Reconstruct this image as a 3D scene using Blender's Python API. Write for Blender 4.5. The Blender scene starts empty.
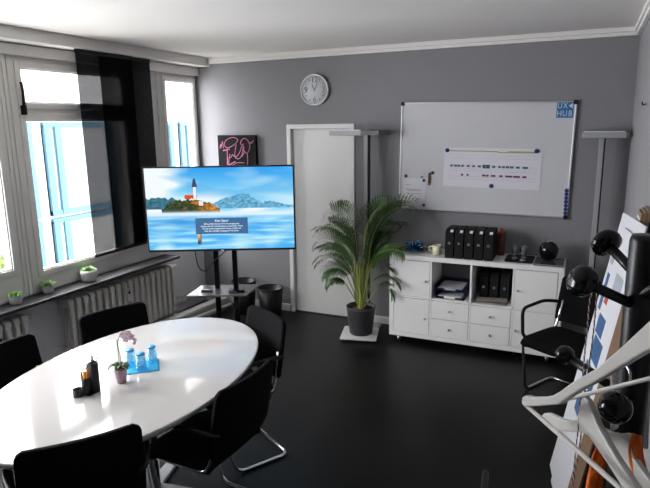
import bpy, bmesh, math, random
from mathutils import Vector, Matrix, noise
PI=math.pi
random.seed(7)
col=bpy.context.scene.collection
scene=bpy.context.scene

# ------------------------------------------------------------------ camera
CAM=Vector((3.5677,-5.2735,1.9871)); F=572.6891; YAW,PITCH,ROLL=.4315,.2056,-.014
fw=Vector((-math.sin(YAW)*math.cos(PITCH),math.cos(YAW)*math.cos(PITCH),-math.sin(PITCH)))
r0=Vector((math.cos(YAW),math.sin(YAW),0)); u0=r0.cross(fw)
rt=r0*math.cos(ROLL)+u0*math.sin(ROLL); up=u0*math.cos(ROLL)-r0*math.sin(ROLL)
cd=bpy.data.cameras.new('camera'); cam=bpy.data.objects.new('camera',cd); col.objects.link(cam)
cd.sensor_fit='HORIZONTAL'; cd.sensor_width=36; cd.lens=36*F/650; cd.clip_start=.02; cd.clip_end=200
M4=Matrix((rt,up,-fw)).transposed().to_4x4(); M4.translation=CAM; cam.matrix_world=M4
scene.camera=cam
def ray(px,py): return fw+rt*((px-325)/F)-up*((py-244)/F)
def Zp(px,py,z):                       # point of the photo on a horizontal plane
    d=ray(px,py); return CAM+d*((z-CAM.z)/d.z)

# ------------------------------------------------------------------ materials
MATS={}
def mat(name,c=(.8,.8,.8),rough=.5,metal=0,spec=.5,noise_amt=0,noise_scale=8,c2=None,bump=0,bump_scale=60,trans=0,emit=None,es=0,coat=0,alpha=1,sheen=0,ior=1.45):
    if name in MATS: return MATS[name]
    m=bpy.data.materials.new(name); m.use_nodes=True; nt=m.node_tree; b=nt.nodes['Principled BSDF']
    b.inputs['Roughness'].default_value=rough; b.inputs['Metallic'].default_value=metal
    b.inputs['Specular IOR Level'].default_value=spec; b.inputs['IOR'].default_value=ior
    b.inputs['Transmission Weight'].default_value=trans; b.inputs['Coat Weight'].default_value=coat
    if sheen: b.inputs['Sheen Weight'].default_value=sheen
    tc=nt.nodes.new('ShaderNodeTexCoord')
    n=nt.nodes.new('ShaderNodeTexNoise'); n.inputs['Scale'].default_value=noise_scale; n.inputs['Detail'].default_value=4
    nt.links.new(tc.outputs['Object'],n.inputs['Vector'])
    mix=nt.nodes.new('ShaderNodeMix'); mix.data_type='RGBA'
    if c2 is None: c2=tuple(max(0,x*(1-(noise_amt or .04))) for x in c)
    mix.inputs['A'].default_value=(*c,1); mix.inputs['B'].default_value=(*c2,1)
    nt.links.new(n.outputs['Fac'],mix.inputs['Factor']); nt.links.new(mix.outputs['Result'],b.inputs['Base Color'])
    if bump:
        n2=nt.nodes.new('ShaderNodeTexNoise'); n2.inputs['Scale'].default_value=bump_scale; n2.inputs['Detail'].default_value=3
        nt.links.new(tc.outputs['Object'],n2.inputs['Vector'])
        bp=nt.nodes.new('ShaderNodeBump'); bp.inputs['Strength'].default_value=bump; bp.inputs['Distance'].default_value=.01
        nt.links.new(n2.outputs['Fac'],bp.inputs['Height']); nt.links.new(bp.outputs['Normal'],b.inputs['Normal'])
    if emit: b.inputs['Emission Color'].default_value=(*emit,1); b.inputs['Emission Strength'].default_value=es
    MATS[name]=m; return m
def thin(name,c,fac,rough=.9,gloss=0,tc=(1,1,1)):
    """thin sheet: part of the light goes straight through"""
    m=bpy.data.materials.new(name); m.use_nodes=True; nt=m.node_tree; nt.nodes.clear()
    o=nt.nodes.new('ShaderNodeOutputMaterial'); t=nt.nodes.new('ShaderNodeBsdfTransparent'); t.inputs[0].default_value=(*tc,1)
    d=nt.nodes.new('ShaderNodeBsdfGlossy' if gloss else 'ShaderNodeBsdfDiffuse'); d.inputs[0].default_value=(*c,1)
    if gloss: d.inputs['Roughness'].default_value=rough
    mx=nt.nodes.new('ShaderNodeMixShader')
    if gloss:
        lw=nt.nodes.new('ShaderNodeLayerWeight'); lw.inputs['Blend'].default_value=.5
        pw=nt.nodes.new('ShaderNodeMath'); pw.operation='POWER'; pw.inputs[1].default_value=5; nt.links.new(lw.outputs['Facing'],pw.inputs[0])
        fr=nt.nodes.new('ShaderNodeMapRange'); fr.inputs['To Min'].default_value=fac; fr.inputs['To Max'].default_value=.9; nt.links.new(pw.outputs[0],fr.inputs[0]); nt.links.new(fr.outputs[0],mx.inputs[0])
    else:
        n=nt.nodes.new('ShaderNodeTexNoise'); n.inputs['Scale'].default_value=30
        mr=nt.nodes.new('ShaderNodeMapRange'); mr.inputs['To Min'].default_value=max(0,fac-.03); mr.inputs['To Max'].default_value=min(1,fac+.03)
        nt.links.new(n.outputs[0],mr.inputs[0]); nt.links.new(mr.outputs[0],mx.inputs[0])
    nt.links.new(t.outputs[0],mx.inputs[1]); nt.links.new(d.outputs[0],mx.inputs[2]); nt.links.new(mx.outputs[0],o.inputs[0])
    MATS[name]=m; return m
WHITE=mat('white_lacquer',(.74,.73,.72),.45)
CABW=mat('cabinet_white',(.86,.85,.84),.5)
FRAMEW=mat('window_paint',(.80,.78,.75),.45,noise_amt=.08)
CEIL=mat('ceiling_plaster',(.80,.775,.75),.95,bump=.15,bump_scale=120)
WALL=mat('grey_wall_paint',(.245,.24,.255),.9,noise_amt=.06,noise_scale=3,bump=.3,bump_scale=90)
WALLL=mat('pale_wall_paint',(.80,.79,.82),.9,noise_amt=.06,noise_scale=3,bump=.3,bump_scale=90)
WALLR=mat('right_wall_paint',(.27,.27,.28),.9,noise_amt=.06,noise_scale=3,bump=.3,bump_scale=90)
BLACK=mat('black_plastic',(.006,.006,.0065),.45,spec=.35)
BLACKG=mat('black_gloss',(.004,.004,.005),.12)
FABRIC=mat('black_fabric',(.0045,.0045,.005),.95,spec=.1,bump=.4,bump_scale=400)
MESHB=mat('black_mesh_fabric',(.005,.005,.006),.85,spec=.12,bump=.6,bump_scale=500)
CHROME=mat('chrome',(.75,.76,.78),.12,1)
STEEL=mat('brushed_steel',(.55,.56,.58),.3,1)
ALU=mat('aluminium',(.62,.63,.65),.35,.8)
RAD=mat('radiator_enamel',(.80,.78,.73),.45,noise_amt=.1)
SILL=mat('dark_stone_sill',(.035,.035,.04),.4,noise_amt=.3,noise_scale=40)
GLASSP=thin('window_glass',(1,1,1),.04,.02,gloss=1)
GLASS=thin('drinking_glass',(1,1,1),.1,.03,gloss=1,tc=(.90,.93,.95))
BGLASS=thin('blue_drinking_glass',(1,1,1),.1,.05,gloss=1,tc=(.72,.90,.98))
BGLASSD=mat('blue_glass_base',(.10,.42,.88),.1)
SHELFG=mat('dark_shelf_glass',(.10,.10,.11),.08)
TERR=mat('charcoal_pot',(.045,.045,.05),.6,noise_amt=.2)
SOIL=mat('potting_soil',(.10,.05,.03),.95,bump=1,bump_scale=90,noise_amt=.5)
LEAF=mat('palm_leaf',(.035,.10,.022),.5,c2=(.08,.17,.04),noise_scale=5)
CANE=mat('palm_cane',(.28,.36,.07),.5,c2=(.40,.42,.12),noise_scale=9)
PAPER=mat('white_paper',(.78,.78,.80),.8)
NAVY=mat('navy_plastic',(.008,.012,.05),.35)
BLUEM=mat('magnet_blue',(.01,.03,.16),.35)
HANG=mat('hanger_white',(.70,.68,.64),.4,noise_amt=.06)
# floor: black sheet flooring with fine scuffs and faint seams
def floor_mat():
    m=bpy.data.materials.new('black_vinyl_floor'); m.use_nodes=True; nt=m.node_tree; b=nt.nodes['Principled BSDF']
    tc=nt.nodes.new('ShaderNodeTexCoord')
    n=nt.nodes.new('ShaderNodeTexNoise'); n.inputs['Scale'].default_value=1.6; n.inputs['Detail'].default_value=8; n.inputs['Roughness'].default_value=.65
    nt.links.new(tc.outputs['Object'],n.inputs['Vector'])
    cr=nt.nodes.new('ShaderNodeValToRGB'); cr.color_ramp.elements[0].color=(.0035,.0035,.004,1); cr.color_ramp.elements[1].color=(.012,.0115,.011,1)
    cr.color_ramp.elements[0].position=.35; cr.color_ramp.elements[1].position=.75
    nt.links.new(n.outputs['Fac'],cr.inputs[0])
    br=nt.nodes.new('ShaderNodeTexBrick'); br.offset=0; br.inputs['Scale'].default_value=1; br.inputs['Brick Width'].default_value=2.0; br.inputs['Row Height'].default_value=1.45
    br.inputs['Mortar Size'].default_value=.0022; br.inputs['Color1'].default_value=(0,0,0,1); br.inputs['Color2'].default_value=(0,0,0,1); br.inputs['Mortar'].default_value=(1,1,1,1)
    nt.links.new(tc.outputs['Object'],br.inputs['Vector'])
    mx=nt.nodes.new('ShaderNodeMix'); mx.data_type='RGBA'; mx.inputs['B'].default_value=(.02,.018,.016,1)
    nt.links.new(br.outputs['Color'],mx.inputs['Factor']); nt.links.new(cr.outputs[0],mx.inputs['A']); nt.links.new(mx.outputs['Result'],b.inputs['Base Color'])
    mr=nt.nodes.new('ShaderNodeMapRange'); mr.inputs['To Min'].default_value=.26; mr.inputs['To Max'].default_value=.48
    nt.links.new(n.outputs['Fac'],mr.inputs[0]); nt.links.new(mr.outputs[0],b.inputs['Roughness'])
    n2=nt.nodes.new('ShaderNodeTexNoise'); n2.inputs['Scale'].default_value=180; nt.links.new(tc.outputs['Object'],n2.inputs['Vector'])
    bp=nt.nodes.new('ShaderNodeBump'); bp.inputs['Strength'].default_value=.12; bp.inputs['Distance'].default_value=.004
    nt.links.new(n2.outputs['Fac'],bp.inputs['Height']); nt.links.new(bp.outputs['Normal'],b.inputs['Normal'])
    b.inputs['Specular IOR Level'].default_value=.16
    return m
FLOOR=floor_mat()

# ------------------------------------------------------------------ mesh building
class MB:
    def __init__(s): s.v=[]; s.f=[]; s.sm=[]
    def add(s,vs,fs,smooth=False):
        o=len(s.v); s.v+=[tuple(v) for v in vs]; s.f+=[tuple(i+o for i in f) for f in fs]; s.sm+=[smooth]*len(fs); return s
    def box(s,x0,y0,z0,x1,y1,z1,M=None):
        vs=[Vector((x,y,z)) for x in (x0,x1) for y in (y0,y1) for z in (z0,z1)]
        if M: vs=[M@v for v in vs]
        return s.add(vs,[(0,1,3,2),(4,6,7,5),(0,4,5,1),(2,3,7,6),(0,2,6,4),(1,5,7,3)])
    def lathe(s,prof,n=24,c=(0,0,0),M=None,caps=True):
        vs=[];fs=[]
        for r,z in prof:
            for i in range(n):
                a=2*PI*i/n; vs.append(Vector((r*math.cos(a),r*math.sin(a),z)))
        for j in range(len(prof)-1):
            for i in range(n):
                k=(i+1)%n; fs.append((j*n+i,j*n+k,(j+1)*n+k,(j+1)*n+i))
        if caps and prof[0][0]>1e-6: fs.append(tuple(range(n-1,-1,-1)))
        if caps and prof[-1][0]>1e-6: fs.append(tuple((len(prof)-1)*n+i for i in range(n)))
        if M: vs=[M@v for v in vs]
        vs=[v+Vector(c) for v in vs]
        return s.add(vs,fs,True)
    def tube(s,pts,r,n=10,closed=False,caps=True):
        P=[Vector(p) for p in pts]; m=len(P); R=r if isinstance(r,(list,tuple)) else [r]*m
        vs=[];fs=[];pn=None
        for i in range(m):
            if closed: t=(P[(i+1)%m]-P[i-1]).normalized()
            else: t=(P[min(i+1,m-1)]-P[max(i-1,0)]).normalized()
            if pn is None:
                a=Vector((0,0,1)) if abs(t.z)<.9 else Vector((1,0,0)); pn=t.cross(a).normalized()
            else: pn=(pn-t*pn.dot(t)).normalized()
            b=t.cross(pn)
            for k in range(n):
                a=2*PI*k/n; vs.append(P[i]+(pn*math.cos(a)+b*math.sin(a))*R[i])
        for i in range(m if closed else m-1):
            j=(i+1)%m
            for k in range(n):
                l=(k+1)%n; fs.append((i*n+k,i*n+l,j*n+l,j*n+k))
        if not closed and caps: fs.append(tuple(range(n-1,-1,-1))); fs.append(tuple((m-1)*n+k for k in range(n)))
        return s.add(vs,fs,True)
    def prism(s,poly,h0,h1,M=None):
        """polygon in local xy, extruded in local z"""
        n=len(poly); vs=[Vector((x,y,h0)) for x,y in poly]+[Vector((x,y,h1)) for x,y in poly]
        if M: vs=[M@v for v in vs]
        fs=[tuple(range(n-1,-1,-1)),tuple(range(n,2*n))]+[(i,(i+1)%n,n+(i+1)%n,n+i) for i in range(n)]
        return s.add(vs,fs)
    def grid(s,fn,nu,nv,smooth=True,thick=None):
        vs=[Vector(fn(i/nu,j/nv)) for j in range(nv+1) for i in range(nu+1)]
        fs=[(j*(nu+1)+i,j*(nu+1)+i+1,(j+1)*(nu+1)+i+1,(j+1)*(nu+1)+i) for j in range(nv) for i in range(nu)]
        return s.add(vs,fs,smooth)
    def sphere(s,c,r,n=20,m=12,sq=(1,1,1)):
        prof=[(r*math.sin(PI*j/m),-r*math.cos(PI*j/m)) for j in range(m+1)]
        prof[0]=(0.00001,-r); prof[-1]=(0.00001,r)
        M=Matrix.Diagonal((*sq,1)); return s.lathe(prof,n,c,M)
    def build(s,name,m,parent=None,bevel=0,solid=0,subd=0):
        me=bpy.data.meshes.new(name); me.from_pydata(s.v,[],s.f); me.update()
        for p,q in zip(me.polygons,s.sm): p.use_smooth=q
        bm=bmesh.new(); bm.from_mesh(me); bmesh.ops.recalc_face_normals(bm,faces=bm.faces); bm.to_mesh(me); bm.free()
        me.materials.append(m)
        o=bpy.data.objects.new(name,me); col.objects.link(o)
        if parent: o.parent=parent
        if solid: md=o.modifiers.new('s','SOLIDIFY'); md.thickness=solid; md.offset=0
        if bevel: md=o.modifiers.new('b','BEVEL'); md.width=bevel; md.segments=2; md.limit_method='ANGLE'; md.angle_limit=math.radians(50)
        if subd: md=o.modifiers.new('d','SUBSURF'); md.levels=subd; md.render_levels=subd
        return o
def tag(o,label=None,cat=None,group=None,kind=None):
    if label: o['label']=label
    if cat: o['category']=cat
    if group: o['group']=group
    if kind: o['kind']=kind
    return o
def thing(name,label,cat,loc=(0,0,0),rz=0,group=None):
    o=bpy.data.objects.new(name,None); col.objects.link(o); o.empty_display_size=.05
    o.location=loc; o.rotation_euler=(0,0,rz); return tag(o,label,cat,group)
def struct(o): o['kind']='structure'; return o
def copy_tree(o,parent=None):
    c=o.copy(); col.objects.link(c)
    if parent: c.parent=parent
    for ch in [x for x in bpy.data.objects if x.parent==o]: copy_tree(ch,c)
    return c
def smooth_path(pts,k=6):
    P=[Vector(p) for p in pts]; out=[]
    for i in range(len(P)-1):
        a=P[max(i-1,0)];b=P[i];c=P[i+1];d=P[min(i+2,len(P)-1)]
        for j in range(k):
            t=j/k; out.append(.5*((2*b)+(c-a)*t+(2*a-5*b+4*c-d)*t*t+(3*b-a-3*c+d)*t**3))
    out.append(P[-1]); return out
def fillet(pts,r,k=5):
    """round the corners of a polyline"""
    P=[Vector(p) for p in pts]; out=[P[0]]
    for i in range(1,len(P)-1):
        a=(P[i-1]-P[i]);b=(P[i+1]-P[i]); q=min(r,a.length*.49,b.length*.49); A=P[i]+a.normalized()*q;B=P[i]+b.normalized()*q
        for j in range(k+1):
            t=j/k; out.append(A*(1-t)**2+P[i]*2*t*(1-t)+B*t*t)
    out.append(P[-1]); return out
def rrect(w,h,r,k=5,cx=0,cy=0):
    out=[]
    for sx,sy,a0 in ((1,1,0),(-1,1,PI/2),(-1,-1,PI),(1,-1,1.5*PI)):
        for j in range(k+1):
            a=a0+PI/2*j/k; out.append((cx+sx*(w/2-r)+r*math.cos(a),cy+sy*(h/2-r)+r*math.sin(a)))
    return out
def text_mesh(name,s,size,m,parent,M,depth=.0006,align='CENTER',xs=1):
    cu=bpy.data.curves.new(name,'FONT'); cu.body=s; cu.size=size; cu.align_x=align; cu.align_y='CENTER'; cu.extrude=depth; cu.resolution_u=3
    t=bpy.data.objects.new('tmp',cu); col.objects.link(t)
    dg=bpy.context.evaluated_depsgraph_get(); me=bpy.data.meshes.new_from_object(t.evaluated_get(dg)); bpy.data.objects.remove(t)
    me.transform(M@Matrix.Diagonal((xs,1,1,1))); me.materials.clear(); me.materials.append(m)
    o=bpy.data.objects.new(name,me); col.objects.link(o); o.parent=parent; return o
RX=Matrix.Rotation(PI/2,4,'X')          # local xy -> world xz facing -y
def T(x,y,z): return Matrix.Translation((x,y,z))

# ------------------------------------------------------------------ room shell
XR=3.856; YB=-6.3; ZC=2.695; XL=-.40
H0,H1,V1=.30,1.0,2.0
struct(MB().box(XL-.07,YB-.1,-.1,XR+.1,.12,0).build('floor',FLOOR))
struct(MB().box(XL-.07,YB-.1,ZC,XR+.1,.12,ZC+.12).build('ceiling',CEIL))
dx0,dx1,dz=.775,1.43,1.948                # door leaf opening
w=MB(); w.box(XL-.07,0,0,dx0-.005,.12,ZC); w.box(dx0-.005,.08,0,dx1+.005,.12,dz+.005); w.box(dx1+.005,0,0,XR+.1,.12,ZC); w.box(dx0-.005,0,dz+.005,dx1+.005,.12,ZC)  # second box: backing added behind the door leaf to stop light leaking in
struct(w.build('wall_back',WALL))
struct(MB().box(XR,YB,0,XR+.1,0,ZC).build('wall_right',WALLR))
struct(MB().box(XL-.07,YB-.1,0,XR+.1,YB,ZC).build('wall_front',WALL))
w=MB(); w.box(XL-.07,YB,0,XL,0,.70); w.box(XL-.07,YB,2.53,XL,0,ZC); w.box(XL-.07,YB,.70,XL,-4.95,2.53)
w.box(XL-.07,-.78,.70,XL,-.62,2.53); w.box(XL-.07,-.015,.70,XL,0,2.53)
struct(w.build('wall_left',WALLL))
# trims
struct(MB().box(-.18,-.03,2.632,XR,0,2.66).box(-.18,-.045,2.66,XR,0,ZC).build('trim_1',CEIL,bevel=.004))
struct(MB().box(XR-.03,YB,2.632,XR,-.045,2.66).box(XR-.045,YB,2.66,XR,-.045,ZC).build('trim_2',CEIL,bevel=.004))
struct(MB().box(XL,YB,2.607,-.185,0,ZC).build('trim_3',CEIL,bevel=.004))
struct(MB().box(XL,YB,2.52,-.33,-.003,2.60).build('trim_4',FRAMEW,bevel=.004))
w=MB(); w.box(XL,-.014,0,dx0-.06,0,.075); w.box(dx1+.06,-.014,0,XR,0,.075)
struct(w.build('baseboard_back',WHITE,bevel=.003))
struct(MB().box(XL,-.7,.10,XL+.025,-.015,.175).box(XL,YB,.10,XL+.012,-.7,.175).build('baseboard_left',WHITE,bevel=.003))
struct(MB().box(XR-.014,YB,0,XR,-.02,.075).build('baseboard_right',WHITE,bevel=.003))
struct(MB().box(XL,-1.7,0,XL+.10,-.62,.03).build('trim_5',WHITE,bevel=.004))
# door
d=thing('door_1',None,None); struct(d)
fr=MB(); t=.045
fr.box(dx0-t,-.018,0,dx0,.05,dz+t); fr.box(dx1,-.018,0,dx1+t,.05,dz+t); fr.box(dx0,-.018,dz,dx1,.05,dz+t)
fr.build('door_frame',WHITE,d,bevel=.004)
MB().box(dx0+.003,.03,.008,dx1-.003,.07,dz-.003).build('door_leaf',WHITE,d,bevel=.002)
MB().box(dx0,.0,.0,dx1,.08,.006).build('threshold',BLACK,d)
h=MB(); h.lathe([(.024,0),(.024,.006),(.009,.008),(.009,.04)],16,(0,0,0),T(dx1-.07,.03,1.03)@Matrix.Rotation(PI/2,4,'X'))
h.tube([(dx1-.07,-.008,1.03),(dx1-.10,-.012,1.03),(dx1-.18,-.012,1.03)],.009)
h.build('door_handle',ALU,d)
# windows
def window(n,y0,y1,z0,z1,panes,fw_=.06,ledge=None):
    """panes: list of (ya,yb,za,zb) glass areas"""
    t=thing('window_%d'%n,None,None); struct(t)
    # frame = full panel minus panes, built on the grid of pane edges
    ys=sorted({y0,y1}|{a for p in panes for a in p[:2]}); zs=sorted({z0,z1}|{a for p in panes for a in p[2:]})
    f=MB()
    for a,b in zip(ys,ys[1:]):
        for c,e in zip(zs,zs[1:]):
            my,mz=(a+b)/2,(c+e)/2
            if any(p[0]<my<p[1] and p[2]<mz<p[3] for p in panes): continue
            f.box(XL-.06,a,c,XL+.02,b,e)
    f.build('window_frame',FRAMEW,t)
    for (ya,yb,za,zb) in panes:
        s=MB(); q=.045
        for (a,b,c,e) in ((ya-q,ya,za-q,zb+q),(yb,yb+q,za-q,zb+q),(ya,yb,za-q,za),(ya,yb,zb,zb+q)):
            s.box(XL+.02,max(a,y0),max(c,z0),XL+.035,min(b,y1),min(e,z1))
        # slim inner glazing bead
        q=.012
        for (a,b,c,e) in ((ya,ya+q,za,zb),(yb-q,yb,za,zb),(ya,yb,za,za+q),(ya,yb,zb-q,zb)): s.box(XL-.012,a,c,XL+.024,b,e)
        sh=s.build('sash',FRAMEW,t,bevel=.003)
        MB().box(XL-.004,ya,za,XL,yb,zb).build('pane',GLASSP,sh)
    return t
W2=window(2,-2.29,-.78,.70,2.53,[(-2.155,-1.10,2.18,2.438),(-2.155,-1.10,.867,2.054)])
W1=window(1,-3.64,-2.29,.70,2.53,[(-3.55,-2.41,.934,2.438)])
W0=window(3,-4.95,-3.64,.70,2.53,[(-4.86,-3.76,.934,2.438)])  # out of view, added for more daylight and reflections
W3=window(4,-.62,-.015,.70,2.53,[(-.515,-.07,.80,2.45)])
# latch on the top light of window 2
MB().box(XL+.035,-2.19,2.09,XL+.06,-2.155,2.16).tube([(XL+.05,-2.17,2.14),(XL+.07,-2.18,2.25),(XL+.06,-2.18,2.33)],.011).build('window_latch',BLACK,W2)
# vertical profile strips between the two big windows
s=MB()
for y in (-2.335,-2.30,-2.262): s.box(XL+.02,y,.70,XL+.034,y+.016,2.53)
s.build('cover_strip',FRAMEW,W2)
# window sill
struct(MB().box(XL+.021,-5.2,.668,-.172,-.70,.695).build('trim_6',SILL,bevel=.004))

# radiators
def radiator(y0,y1,name,label,valve_y,box=None):
    t=thing(name,label,'radiator',(-.31,(y0+y1)/2,.0),0,None)
    L=y1-y0; n=round(L/.0745); zb,zt=.09,.59
    for i in range(n):
        y=-L/2+L*(i+.5)/n; m=MB()
        for xx in (-.04,.0,.04):
            m.tube(smooth_path([(xx,y,zb+.02),(xx,y,zt-.02)],8),.0135,8)
        # rounded top and bottom header of the section
        m.prism(rrect(.135,.075,.034,5),-.027,.027,T(0,y,zt-.03)@Matrix.Rotation(PI/2,4,'X'))
        m.prism(rrect(.135,.075,.034,5),-.027,.027,T(0,y,zb+.03)@Matrix.Rotation(PI/2,4,'X'))
        m.prism(rrect(.032,zt-zb-.06,.014,4),-.019,.019,T(.052,y,(zt+zb)/2)@Matrix.Rotation(PI/2,4,'X'))
        m.build('radiator_section',RAD,t,bevel=.004)
    MB().box(-.05,-L/2+.03,zb+.005,.0,L/2-.03,zb+.04).build('pipe',RAD,t)
    for yy in (-L/2+.037,L/2-.037): MB().box(-.03,yy-.012,0,-.01,yy+.012,zb+.01).box(.01,yy-.012,0,.03,yy+.012,zb+.01).build('foot',RAD,t)
    s=1 if valve_y>0 else -1
    v=MB(); v.tube(fillet([(0,s*(L/2-.02),zt-.035),(0,s*(L/2+.05),zt-.035),(-.06,s*(L/2+.05),zt-.035)],.02),.010)
    v.lathe([(.0001,0),(.018,0),(.022,.03),(.018,.05),(.0001,.05)],14,(0,0,0),T(0,s*(L/2+.03),zt-.035)@Matrix.Rotation(-s*PI/2,4,'X'))
    v.build('valve',RAD,t)
    if box is not None:
        b=MB().box(.066,box-.02,.40,.085,box+.02,.52).build('heat_meter',WHITE,t,bevel=.004)
        MB().box(.085,box-.012,.475,.087,box+.012,.50).build('display',BLACK,b)
    return t
radiator(-2.06,-.70,'radiator','cream ribbed radiator below the middle of the sill, behind the second chair',1,box=-.01)
radiator(-3.80,-2.42,'radiator','cream ribbed radiator at the left edge, behind the leftmost chair',1,box=.42)

# sliding curtain panels
CUR=thin('sheer_black_fabric',(.006,.006,.008),.935)
def panel(name,y0,y1,x,label):
    t=thing(name,label,'curtain',(x,(y0+y1)/2,.90),0,'black sliding curtain panels')
    hw=(y1-y0)/2
    MB().grid(lambda u,v:(.004*math.sin(u*9+v*2)*v,-hw+2*hw*u,.01+1.67*(1-v)),14,20).build('fabric',CUR,t)
    MB().box(-.006,-hw,0,.006,hw,.02).build('weight_bar',BLACK,t)
    MB().box(-.008,-hw,1.675,.008,hw,1.705).build('top_rail',BLACK,t)
panel('curtain_panel',-1.76,-1.13,-.215,'sheer black curtain panel, left one, its left strip showing the window through')
panel('curtain_panel',-1.49,-.865,-.245,'sheer black curtain panel, right one, reaching the narrow far window')

# ------------------------------------------------------------------ outside
FAC=mat('render_white',(.24,.235,.235),.9,noise_amt=.1); FBL=mat('blue_window_paint',(.030,.075,.110),.6,spec=.2); FGL=mat('facade_glass',(.12,.125,.13),.25,noise_amt=.3,noise_scale=1.5)
b=thing('building','white neighbouring building with pale blue window frames across the courtyard','building',(-8,4.3,-4))
MB().box(-.6,-7,0,0,9.5,7.8).box(-.7,3.0,0,-.02,10.5,14).build('wall',FAC,b)  # second box: taller block added to keep bright sky out of the tabletop reflection
for j,zz in enumerate((1.80,4.06)):
    for k in range(6):
        y=-6.3+2.45*k+1.35
        wdw=MB().box(.0,y,zz,.05,y+2.1,zz+1.95)
        wo=wdw.build('window_panel',FGL if (k+j)%2 else FAC,b)
        fm=MB()
        for a in (y,y+.30,y+1.95): fm.box(.0,a,zz-.1,.12,a+.17,zz+2.0)
        for c in (zz-.12,zz+1.95): fm.box(.0,y,c,.10,y+2.15,c+.12)
        fm.build('window_frame',FBL,wo)
MB().box(-.6,-7,7.8,.25,9.5,8.0).build('roof_edge',FAC,b)
struct(MB().box(-9,-20,-4.1,-.6,30,-4).build('floor_courtyard',mat('courtyard_paving',(.5,.5,.48),.9,noise_amt=.2)))
# bush seen low in the left window
def bush():
    t=thing('shrub','green leafy tree top seen low through the leftmost window','shrub',(-6.2,1.7,-4))
    m=MB()
    for i in range(1400):
        a=random.uniform(0,2*PI);rr=random.random()**.5;h=random.random()
        p=Vector((1.1*rr*math.cos(a)*math.sin(PI*(.25+.7*h)),1.1*rr*math.sin(a)*math.sin(PI*(.25+.7*h)),1.4+2.3*h))
        R_=Matrix.Rotation(random.uniform(0,6.3),4,'Z')@Matrix.Rotation(random.uniform(-1.2,1.2),4,'X')
        m.add([p+R_@Vector(q) for q in ((-.05,0,0),(0,-.09,0),(.05,0,0),(0,.09,.01))],[(0,1,2,3)])
    m.build('foliage',mat('shrub_leaf',(.10,.20,.05),.6,c2=(.2,.3,.08)),t)
    MB().tube([(0,0,0),(.03,0,1.2),(0,.02,2.6)],[.07,.05,.02]).build('trunk',mat('bark',(.12,.09,.06),.9),t)
bush()

# ------------------------------------------------------------------ table
def table():
    cx,cy=1.4897,-3.147; t=thing('conference_table','large white oval meeting table with a glossy top','table',(cx,cy,0),.0765)
    n=96
    def el(a,b,z): return [(a*math.copysign(abs(math.cos(2*PI*i/n))**.97,math.cos(2*PI*i/n)),b*math.copysign(abs(math.sin(2*PI*i/n))**.97,math.sin(2*PI*i/n)),z) for i in range(n)]
    rings=[el(.535,.855,.705),el(.548,.870,.722),el(.5515,.8735,.733),el(.549,.871,.739),el(.544,.866,.740)]
    vs=[v for r in rings for v in r]; fs=[]
    for j in range(len(rings)-1):
        for i in range(n): k=(i+1)%n; fs.append((j*n+i,j*n+k,(j+1)*n+k,(j+1)*n+i))
    fs.append(tuple(range(n-1,-1,-1))); fs.append(tuple((len(rings)-1)*n+i for i in range(n)))
    m=MB(); m.add(vs,fs)
    m.build('tabletop',mat('table_gloss_white',(.56,.545,.54),.07,spec=.5,coat=.2),t)
    MB().lathe([(.05,.02),(.05,.69),(.17,.70),(.17,.706)],32,(-.01,.06,0)).build('column',CHROME,t)
    for k in range(4):
        M=Matrix.Translation((-.01,.06,0))@Matrix.Rotation(.13+k*PI/2,4,'Z')
        MB().prism([(0,-.045),(.30,-.03),(.32,0),(.30,.03),(0,.045)],.0,.022,M).build('foot',mat('foot_grey',(.5,.5,.5),.35,.4),t,bevel=.004)
table()

# ------------------------------------------------------------------ chairs
def make_chair(label,loc,rz,group=None,sx=1.0,bh=1.0):
    """cantilever style chair, front towards local +y"""
    t=thing('conference_chair',label,'chair',loc,rz,group)
    # seat cushion
    def seat(u,v):
        x=-.225+.45*u; y=-.215+.41*v
        ex=abs(2*u-1)**6; ey=max(0,(v-.8)/.2)**2
        return (x*(1-.06*(abs(2*v-1)**6)),y,.455-.02*ex-.03*ey-.012*(1-(2*u-1)**2))
    s=MB().grid(seat,14,14); s.build('seat',FABRIC,t,solid=.04)
    # backrest: curved panel with rounded corners
    def bk(u,v):
        x=(2*u-1); z=.50+.345*bh*v
        wv=.232-.010*v; c=1-(max(0,(v-.90)/.10)**3)*.12-(max(0,(.12-v)/.12)**3)*.12
        xx=x*wv*c
        y=-.235-.06*v-.028*(1-x*x)+.0
        return (xx,y,z)
    MB().grid(bk,16,24).build('backrest',MESHB,t,solid=.022)
    # frame tubing
    r=.0105
    for s_ in (-1,1):
        pts=fillet([(s_*.19,-.262,.66),(s_*.205,-.235,.50),(s_*.215,-.20,.425),(s_*.215,.175,.425),(s_*.245,.07,.012),(s_*.25,-.27,.012),(0,-.27,.012)],.055)
        MB().tube(pts,r,10).build('frame_tube',CHROME,t)
    MB().tube([(-.215,.10,.42),(.215,.10,.42)],.009).tube([(-.215,-.12,.42),(.215,-.12,.42)],.009).build('cross_bar',CHROME,t)
    for s_ in (-1,1):
        pts=fillet([(s_*.222,.105,.425),(s_*.262,.115,.45),(s_*.266,.13,.655),(s_*.27,-.14,.665),(s_*.235,-.27,.64),(s_*.20,-.272,.62)],.06)
        MB().tube(pts,.0125,10).build('armrest',BLACK,t)
    return t
def face(v): return math.atan2(v[1],v[0])-PI/2        # rotation so +y points along v
def chair_at(back_xy,fv,label,group=None):
    """place by the middle of the top edge of the backrest"""
    f=Vector(fv).normalized(); p=Vector(back_xy)+f*.31
    return make_chair(label,(p.x,p.y,0),face(f),group)
G='black chairs round the oval table'
chair_at((1.905,-3.885),(-.80,.60),'black chair in the foreground at the bottom left, only its backrest top showing',G)
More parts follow.
